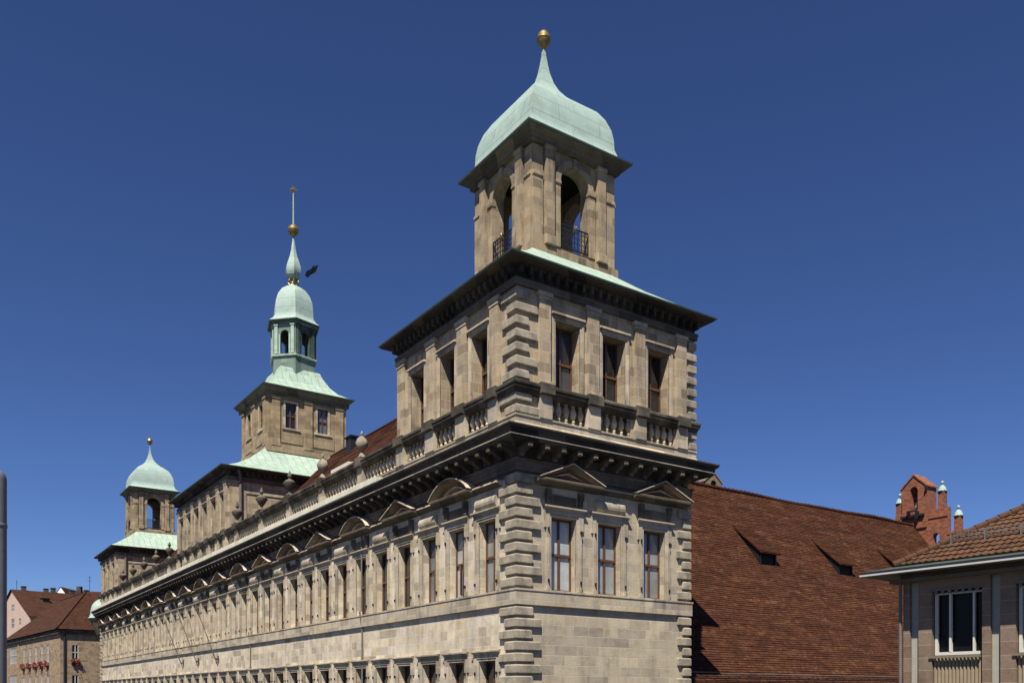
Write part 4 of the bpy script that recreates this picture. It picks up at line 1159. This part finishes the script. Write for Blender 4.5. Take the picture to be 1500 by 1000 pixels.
for k in range(3):
    a = 1.08+per*k; b = a+1.53
    m = MB(); m.mat('office_frame')
    m.fbox(fB, a+.0, a+.09, -.26, -.16, 1.32, 3.36); m.fbox(fB, b-.02, b+.03, -.26, -.18, 1.32, 3.36)
    m.fbox(fB, a+.09, b-.02, -.26, -.16, 1.32, 1.42); m.fbox(fB, a+.09, b-.02, -.26, -.18, 3.3, 3.36)
    m.fbox(fB, a+.47, a+.54, -.26, -.15, 1.42, 3.3); m.fbox(fB, a+1.22, a+1.28, -.26, -.16, 1.42, 3.3)
    w = m.build('window', None, RB)
    m = MB(); m.fbox(fB, a+.02, b, -.36, -.3, 1.3, 3.5); m.build('pane', 'pane_black', w)
    m = MB(); m.fbox(fB, a-.1, b+.0, -.06, .06, 1.22, 1.30); m.build('sill', 'soffit', w)
    m = MB(); m.fbox(fB, a-.05, b+.08, -.10, .03, 3.42, 3.5)
    for i in range(7): m.fbox(fB, a+.05+i*.22, a+.15+i*.22, -.08, .0, 3.33, 3.42)
    m.build('blind_box', 'pipe', w)
    m = MB(); n = 13
    for i in range(n):
        t0 = a-.03+i*(1.55/n); t1 = t0+1.55/n; mid = (t0+t1)/2
        for p, q, oa, ob in ((t0, mid-.02, -.16, -.09), (mid-.02, mid+.02, -.09, -.09), (mid+.02, t1, -.09, -.16)):
            m.face([fB.p(p, oa, -9), fB.p(q, ob, -9), fB.p(q, ob, 1.22), fB.p(p, oa, 1.22)])
    m.build('ribbed_panel', 'panel', RB)
m = MB(); m.tube(fB.p(.02, .09, -9), fB.p(.02, .09, 3.9), .055, 10); m.build('downpipe', 'pipe', RB)
# roof: boxed eave and pantiles
m = MB(); o = .93
def rp(s, q, z): return fB.p(s, q, z)       # s may be negative (beyond the corner)
m.mat('soffit'); m.face([rp(-o, o, 4.06), rp(Ls+.5, o, 4.06), rp(Ls+.5, -Dp, 4.06), rp(-o, -Dp, 4.06)])
m.mat('soot2'); m.fbox(fB, -.25, Ls, -.3, .32, 3.78, 3.9); m.fbox(fB, .05, Ls, -.3, .12, 3.9, 4.05)
m.build('soffit', None, RB)
m = MB(); m.mat('fascia'); m.fbox(fB, -o, Ls+.5, o, o+.03, 4.03, 4.085); m.fbox(fB, -o-.03, -o, -Dp, o+.03, 4.03, 4.085)
m.mat('iron'); m.fbox(fB, -o, Ls+.5, o-.06, o+.02, 4.085, 4.17); m.fbox(fB, -o-.02, -o, -Dp, o, 4.085, 4.17)
m.build('gutter', None, RB)
m = MB(); m.mat('copper_dark'); m.face([rp(-o, o-.05, 4.18), rp(Ls+.5, o-.05, 4.18), rp(Ls+.5, -.0, 4.38), rp(.0, .0, 4.38)]); m.face([rp(-o, o-.05, 4.18), rp(0, 0, 4.38), rp(0, -Dp, 4.38), rp(-o, -Dp, 4.18)])
m.build('eave_flashing', None, RB)
m = MB()
e = .18; tz = 4.36; pitch = .63; D2 = 4.6
A = rp(-e, e, tz); B = rp(Ls+.6, e, tz); Ct = rp(Ls+.6, -D2, tz+(D2+e)*pitch); Dt = rp(D2, -D2, tz+(D2+e)*pitch)
# pantile rows: wavy strips
H = math.hypot(D2+e, (D2+e)*pitch); nr = 17
nrm = (B-A).cross(Dt-A).normalized(); nrm = nrm if nrm.z > 0 else -nrm
ed_ = (B-A).normalized()
for i in range(nr):
    t0, t1 = i/nr, (i+1)/nr
    a, b, c_, d = A.lerp(Dt, t0), B.lerp(Ct, t0), B.lerp(Ct, t1), A.lerp(Dt, t1)
    b = a+ed_*((b-a).dot(ed_)); u = (a-A).dot(ed_); end = (B-A).dot(ed_)
    cols = int((end-u)/.055)
    jit = [random.uniform(-.006, .008) for _ in range(cols+3)]
    prev = None
    for j in range(cols+1):
        uu = u+j*.055; ph = 2*PI*uu/.22
        w = .028*max(-.35, math.sin(ph))+jit[int(uu/.22) % len(jit)]
        base = A+ed_*uu+(a-A-ed_*((a-A).dot(ed_)))
        lo = base+nrm*(w+.05); hi = base+(d-a-ed_*((d-a).dot(ed_)))+nrm*(w+.008)
        if prev: m.face([prev[0], lo, hi, prev[1]], [(uu-.055, i*.3+.02), (uu, i*.3+.02), (uu, i*.3+.28), (uu-.055, i*.3+.28)]); m.face([prev[0]-nrm*.06, lo-nrm*.06, lo, prev[0]], [(uu, i*.3+.02)]*4)
        prev = (lo, hi)
A2 = rp(-e, -Dp+.0, tz)
m.face([A, Dt, rp(D2, -Dp+4.6, tz+(D2+e)*pitch), A2], [(0, 0), (6, 5), (3, 5), (9, 0)])
rfB = m.build('roof', 'tile_pan', RB)
m = MB(); nh = 18
for i in range(nh):
    a = A.lerp(Dt, i/nh)+Vector((0, 0, .05)); b = A.lerp(Dt, (i+1.12)/nh)+Vector((0, 0, .05)); m.tube(a, b, .13, 10, .10)
m.build('hip_tiles', 'tile_pan', rfB, smooth=True)
m = MB(); q = .95
zq = tz+(q+e)*pitch
for dz in (.12, .24, .34): m.tube(rp(q+.25, -q, zq+dz), rp(Ls, -q, zq+dz), .012, 5)
s = q+.25
while s < Ls: m.fbox(fB, s-.008, s+.008, -q-.01, -q+.01, zq+.06, zq+.34); s += .12
s = q+.3
while s < Ls: m.fbox(fB, s-.02, s+.02, -q-.03, -q+.1, zq-.08, zq+.3); s += 1.1
m.build('snow_guard', 'pipe', rfB)

# ------------------------------------------------------------------ mast at the left edge
m = MB(); m.mat('grey')
mx, my = -19.315+20*.5638-(755/1297)*20*.8259, -27.981+20*.8259+(755/1297)*20*.5638
MAST = thing('mast', 'thick grey mast with rounded top cut off by the left edge of the picture', 'mast', (mx, my, -9))
m.lathe([(.2, -9), (.2, 4.86), (.195, 4.92), (.17, 5.0), (.12, 5.06), (.05, 5.09), (0, 5.1)], mx, my, n=24); m.build('shaft', None, MAST, smooth=True)
m = MB(); m.lathe([(.2, 3.78), (.212, 3.8), (.212, 3.86), (.2, 3.88)], mx, my, n=24); m.lathe([(.34, -9), (.34, -8.8), (.2, -8.7)], mx, my, n=24); m.build('collar', 'grey', MAST, smooth=True)

# ------------------------------------------------------------------ houses beyond
def house_win(m_parent, f, s, w, z0, z1, frame='frame_grey', grid=2):
    m = MB(); m.mat(frame)
    t = .09
    m.fbox(f, s, s+t, -.16, -.1, z0, z1); m.fbox(f, s+w-t, s+w, -.12, -.04, z0, z1); m.fbox(f, s+t, s+w-t, -.12, -.04, z0, z0+t); m.fbox(f, s+t, s+w-t, -.12, -.04, z1-t, z1)
    m.fbox(f, s+w/2-.05, s+w/2+.05, -.12, -.03, z0+t, z1-t); m.fbox(f, s+t, s+w-t, -.12, -.03, (z0+z1)/2-.05, (z0+z1)/2+.05)
    o = m.build('window', None, m_parent)
    m = MB(); m.fbox(f, s, s+w, -.2, -.14, z0, z1); m.build('pane', 'pane_dark', o)
    return o
def flower_box(f, s, w, z, h, label):
    c = f.p(s+w/2, .25, z)
    t = thing('flower_box', label, 'flower box', c, 'flower boxes on the brown stone house')
    m = MB(); m.fbox(f, s, s+w, .03, .33, z-.3, z-.02); m.build('box', 'pipe', t)
    m = MB(); rnd = random.Random(int(s*10+z*7))
    for i in range(int(70*max(1, w/1.6))):
        u_ = rnd.uniform(-1, 1); p = f.p(s+w/2+u_*w/2, rnd.uniform(.05, .55), z-.15+rnd.uniform(-1, 1)*h*.6*math.sqrt(1-u_*u_*.8)); r = rnd.uniform(.07, .15)
        m.mat('petal' if rnd.random() < .78 else 'leaf')
        d = Vector((rnd.uniform(-1, 1), rnd.uniform(-1, 1), rnd.uniform(-1, 1))).normalized(); x = d.orthogonal().normalized(); y = d.cross(x)
        m.face([p+x*r, p+y*r, p-x*r, p-y*r]); m.face([p+x*r, p+d*r, p-x*r, p-d*r])
    m.build('geraniums', None, t)
YA = math.radians(95.48); yA = (math.cos(YA), math.sin(YA)); xA = (yA[1], -yA[0])
ax, ay = -1.562, 111.232
fA = Fr(ax, ay, yA, (-xA[0], -xA[1])); fA2 = Fr(ax, ay, xA, (-yA[0], -yA[1]))
HA = thing('stone_house', 'brown stone corner house with low hipped tile roof and red geraniums at the windows', 'house', (ax+5, ay+10, -9))
m = MB(); m.mat('house')
wA = [8.1+4.05*i-2.0 for i in range(5)]
wA = [6.4, 10.0, 14.0, 18.3, 22.6]
hA = [(s, s+1.6, z0, z1, .35) for s in wA for z0, z1 in ((5.0, 7.5), (.5, 3.0))]
hA += [(29.2, 34.6, 5.4, 8.0, .2), (29.2, 34.6, .4, 3.4, .2)]
m.wall(fA, 0, 38, -9, 9.3, hA)
hA2 = [(1.55, 2.4, 5.1, 7.2, .2), (1.55, 2.4, 0.2, 2.9, .2)]
m.wall(fA2, 0, 5.6, -9, 9.3, hA2)
m.wall(Fr(ax+xA[0]*5.6-yA[0]*.0, ay+xA[1]*5.6, xA, (-yA[0], -yA[1])), 0, 4.5, -9, 8.0, [(.25, .95, 3.6, 4.9, .2)])
m.fbox(fA, 27.0, 27.9, -.1, .1, -9, 9.0)
m.build('wall', None, HA)
for i, s in enumerate(wA):
    for z0, z1 in ((5.0, 7.5), (.5, 3.0)): house_win(HA, fA, s, 1.6, z0, z1)
for z0, z1 in ((5.4, 8.0), (.4, 3.4)):
    for q in range(3): house_win(HA, fA, 29.2+1.8*q, 1.8, z0, z1)
for z0, z1 in ((5.1, 7.2), (.2, 2.9)): house_win(HA, fA2, 1.55, .85, z0, z1)
f3 = Fr(ax+xA[0]*5.6, ay+xA[1]*5.6, xA, (-yA[0], -yA[1]))
house_win(HA, f3, .25, .7, 3.6, 4.9)
m = MB(); ov = .6
def ha(s, q, z): return fA.p(s, q, z)
zr = 15.3; ze = 9.4; hh = 4.5
c0, c1, c2, c3 = ha(-ov, ov, ze), ha(38, ov, ze), ha(38, -2*hh-.5, ze), ha(-ov, -2*hh-.5, ze)
r0, r1 = ha(hh, -hh, zr), ha(19, -hh, zr)
m.face([c0, c1, r1, r0], [(0, 0), (38, 0), (19, 8), (5, 8)]); m.face([c3, c0, r0], [(0, 0), (10, 0), (5, 8)]); m.face([c1, c2, r1], [(0, 0), (10, 0), (5, 8)]); m.face([c2, c3, r0, r1], [(0, 0), (38, 0), (33, 8), (19, 8)])
m.build('roof', 'tile_far', HA)
m = MB(); m.mat('black'); m.face([c0+Vector((0, 0, -.05)), c1+Vector((0, 0, -.05)), c2+Vector((0, 0, -.05)), c3+Vector((0, 0, -.05))])
m.mat('soot'); m.fbox(fA, -.35, 38, -.1, .35, 8.75, 9.3); m.fbox(fA2, 0, 5.9, -.1, .35, 8.75, 9.3)
m.build('eave', None, HA)
m = MB(); m.tube(c0+Vector((0, 0, .05)), r0+Vector((0, 0, .05)), .14, 6); m.tube(r0, r1, .14, 6); m.build('ridge_tiles', 'tile_far', HA)
m = MB(); m.tube(fA2.p(.55, .12, -9), fA2.p(.55, .12, 9), .13, 8); m.build('downpipe', 'iron', HA)
# the lower annex with dormer behind the corner of the town hall
m = MB(); m.mat('white'); p = f3
m.fbox(p, .1, 1.5, -1.5, -1.0, 9.3, 10.9); m.mat('black'); m.fbox(p, .35, .8, -1.1, -.97, 9.7, 10.4); m.build('dormer', None, HA)
m = MB(); m.mat('tile_far'); m.face([p.p(-.2, .4, 8.0), p.p(4.5, .4, 8.0), p.p(4.5, -1.2, 9.4), p.p(-.2, -1.2, 9.4)], [(0, 0), (5, 0), (5, 2), (0, 2)]); m.build('lean_to_roof', None, HA)
pos_names = ['farthest of the five', 'second from the left', 'middle one of the five', 'second from the right', 'nearest the corner']
for i, s in enumerate(wA):
    lab = 'round red geranium box under narrow upper windows, %s' % (['rightmost of the row of five', 'second from right of five', 'middle of the row of five', 'second from left of five', 'leftmost of the row of five'][i])
    flower_box(fA, s+.0, 1.6, 4.7, .95, lab)
flower_box(fA2, 1.45, 1.1, 4.95, .9, 'wide bright red geranium box under the single window beside the dark downpipe')
flower_box(fA, 29.4, 5.0, .4, .9, 'long low red geranium strip at the far left end of the brown house')
# pink gabled house
YB = math.radians(90+12.5)
dvp = Vector((-19.315, -27.981, 0))
yB = Vector((math.sin(math.atan(885/1297)-math.radians(44.3)), math.cos(math.atan(885/1297)-math.radians(44.3)), 0)); xB = Vector((yB.y, -yB.x, 0))
bx0, by0 = -2.215, 141.943
fP = Fr(bx0, by0, (yB.x, yB.y), (-xB.x, -xB.y))
HB = thing('gabled_house', 'tall pink plastered gable house with small square windows behind the brown stone house', 'house', (bx0+5, by0+8, -9))
hwid = 10.3; za = 18.75; zeB = 13.6
m = MB(); m.mat('plaster')
wins = [(9.0, 10.5, 14.9, 16.1, .2), (9.0, 10.9, 11.9, 13.6, .2), (5.0, 6.4, 12.2, 13.4, .2)]
hw0 = [w for w in wins if w[3] <= 13.6]
m.wall(fP, 0, 2*hwid, -9, 13.6, hw0)
w0 = wins[0]
m.face([fP.p(0, 0, 13.6), fP.p(w0[0], 0, 13.6), fP.p(w0[0], 0, za-(za-zeB)*(1-w0[0]/hwid))])
m.face([fP.p(w0[0], 0, 13.6), fP.p(w0[1], 0, 13.6), fP.p(w0[1], 0, w0[2]), fP.p(w0[0], 0, w0[2])])
m.face([fP.p(w0[0], 0, w0[3]), fP.p(w0[1], 0, w0[3]), fP.p(w0[1], 0, za-(za-zeB)*abs(w0[1]/hwid-1)), fP.p(hwid, 0, za), fP.p(w0[0], 0, za-(za-zeB)*(1-w0[0]/hwid))])
m.face([fP.p(w0[1], 0, 13.6), fP.p(2*hwid, 0, 13.6), fP.p(w0[1], 0, za-(za-zeB)*abs(w0[1]/hwid-1))])
m.fbox(fP, w0[0], w0[1], -.3, -.2, w0[2], w0[3])
m.face([fP.p(0, 0, -9), fP.p(0, -22, -9), fP.p(0, -22, zeB), fP.p(0, 0, zeB)])
m.build('wall', None, HB)
for w in wins: house_win(HB, fP, w[0], w[1]-w[0], w[2], w[3])
m = MB()
m.face([fP.p(-.4, .3, zeB-.2), fP.p(-.4, -40, zeB-.2), fP.p(hwid, -40, za+.1), fP.p(hwid, .3, za+.1)], [(0, 0), (40, 0), (40, 12), (0, 12)])
m.face([fP.p(2*hwid+.4, .3, zeB-.2), fP.p(2*hwid+.4, -40, zeB-.2), fP.p(hwid, -40, za+.1), fP.p(hwid, .3, za+.1)], [(0, 0), (40, 0), (40, 12), (0, 12)])
rB = m.build('roof', 'tile_far', HB)
for i, (q, hgt) in enumerate(((1.5, .7), (5.2, .6), (6.4, .8), (9.6, .6), (12.2, .9))):
    m = MB(); m.fbox(fP, hwid-.35, hwid+.35, -q-.7, -q, za-.1, za+hgt); m.fbox(fP, hwid-.42, hwid+.42, -q-.77, -q+.07, za+hgt, za+hgt+.1); m.build('chimney', 'soot', rB)
for q, t in ((3.5, .62), (10.0, .55)):
    m = MB(); s_ = hwid*t; zz = zeB+(za-zeB)*t
    m.mat('soot'); m.fbox(fP, s_-1.0, s_+.2, -q-1.2, -q, zz-.6, zz+.35); m.mat('tile_far'); m.fbox(fP, s_-1.2, s_+.4, -q-1.3, -q+.1, zz+.35, zz+.45); m.build('dormer', None, rB)
m = MB(); m.tube(fP.p(hwid+1, -1, za-.5), fP.p(hwid+1, -1, za+1.9), .04, 5); m.tube(fP.p(hwid+.5, -1, za+1.5), fP.p(hwid+1.5, -1, za+1.5), .03, 4); m.build('antenna', 'iron', rB)
# white gable end and dark roof farthest back
cxw, cyw = 3.908, 155.9
fW2 = Fr(cxw, cyw, (.83, -.56), (-.56, -.83))
HC = thing('white_gabled_house', 'distant house of which only a small white gable tip and dark ridge show', 'house', (cxw, cyw, -9))
m = MB(); m.prism(fW2, [(-1.4, -9), (2.1, -9), (2.1, 17.8), (.35, 20.2), (-1.4, 17.8)], -.4, 0); m.build('wall', 'white', HC)
m = MB()
m.face([fW2.p(.35, .1, 20.25), fW2.p(.35, -6, 20.25), fW2.p(-2.2, -6, 16.6), fW2.p(-2.2, .1, 16.6)], [(0, 0), (6, 0), (6, 4), (0, 4)])
m.face([fW2.p(.35, .1, 20.25), fW2.p(.35, -6, 20.25), fW2.p(12, -6, 19.6), fW2.p(12, .1, 15), fW2.p(2.3, .1, 17.6)], [(0, 0), (6, 0), (6, 4), (0, 4), (1, 3)])
rC = m.build('roof', 'tile_far', HC)
m = MB(); m.fbox(fW2, 2.2, 3.0, -3, -2.2, 19, 20.6); m.build('chimney', 'soot', rC)
m = MB(); m.tube(fW2.p(4.8, -2, 18), fW2.p(4.8, -2, 22.6), .04, 5); m.tube(fW2.p(4.3, -2, 21.6), fW2.p(5.3, -2, 21.6), .03, 4); m.tube(fW2.p(4.4, -2, 22.2), fW2.p(5.2, -2, 22.2), .03, 4); m.build('antenna', 'iron', rC)

# ------------------------------------------------------------------ bird in flight
bp = Vector((-8.04, .645, 14.34))
m = MB()
rt = Vector((.8259, -.5638, 0)); up = Vector((0, 0, 1)); fw = Vector((.5638, .8259, 0))
def bq(a, b, c_): return bp+(rt*a+up*b+fw*c_)*1.3
body = [(.012, -.2, -.1), (.035, -.14, -.07), (.05, -.05, -.02), (.05, .03, .02), (.035, .1, .05), (.03, .15, .06), (.01, .2, .07)]
m.loft([[bq(.0+b*.35+r*math.cos(t), b+r*.6*math.sin(t), cc+r*math.sin(t)) for t in [2*PI*i/8 for i in range(8)]] for r, b, cc in body], True, True)
for s, pts in ((1, [(.02, .08, .03), (.15, .17, .0), (.2, .16, -.02), (.13, -.02, -.03), (.01, -.08, -.02)]), (-1, [(-.02, .08, .03), (-.1, .02, .0), (-.15, -.1, -.02), (-.1, -.14, -.03), (-.02, -.1, -.02)])):
    A = [bq(a, b, c_) for a, b, c_ in pts]; B = [bq(a, b, c_+.012) for a, b, c_ in pts]
    m.face(A); m.face(B)
    for i in range(5): m.face([A[i], A[(i+1) % 5], B[(i+1) % 5], B[i]])
bird = m.build('bird', 'feather', None, loc=bp, smooth=True)
tag(bird, 'small dark bird in the open sky just right of the middle spire', 'bird')
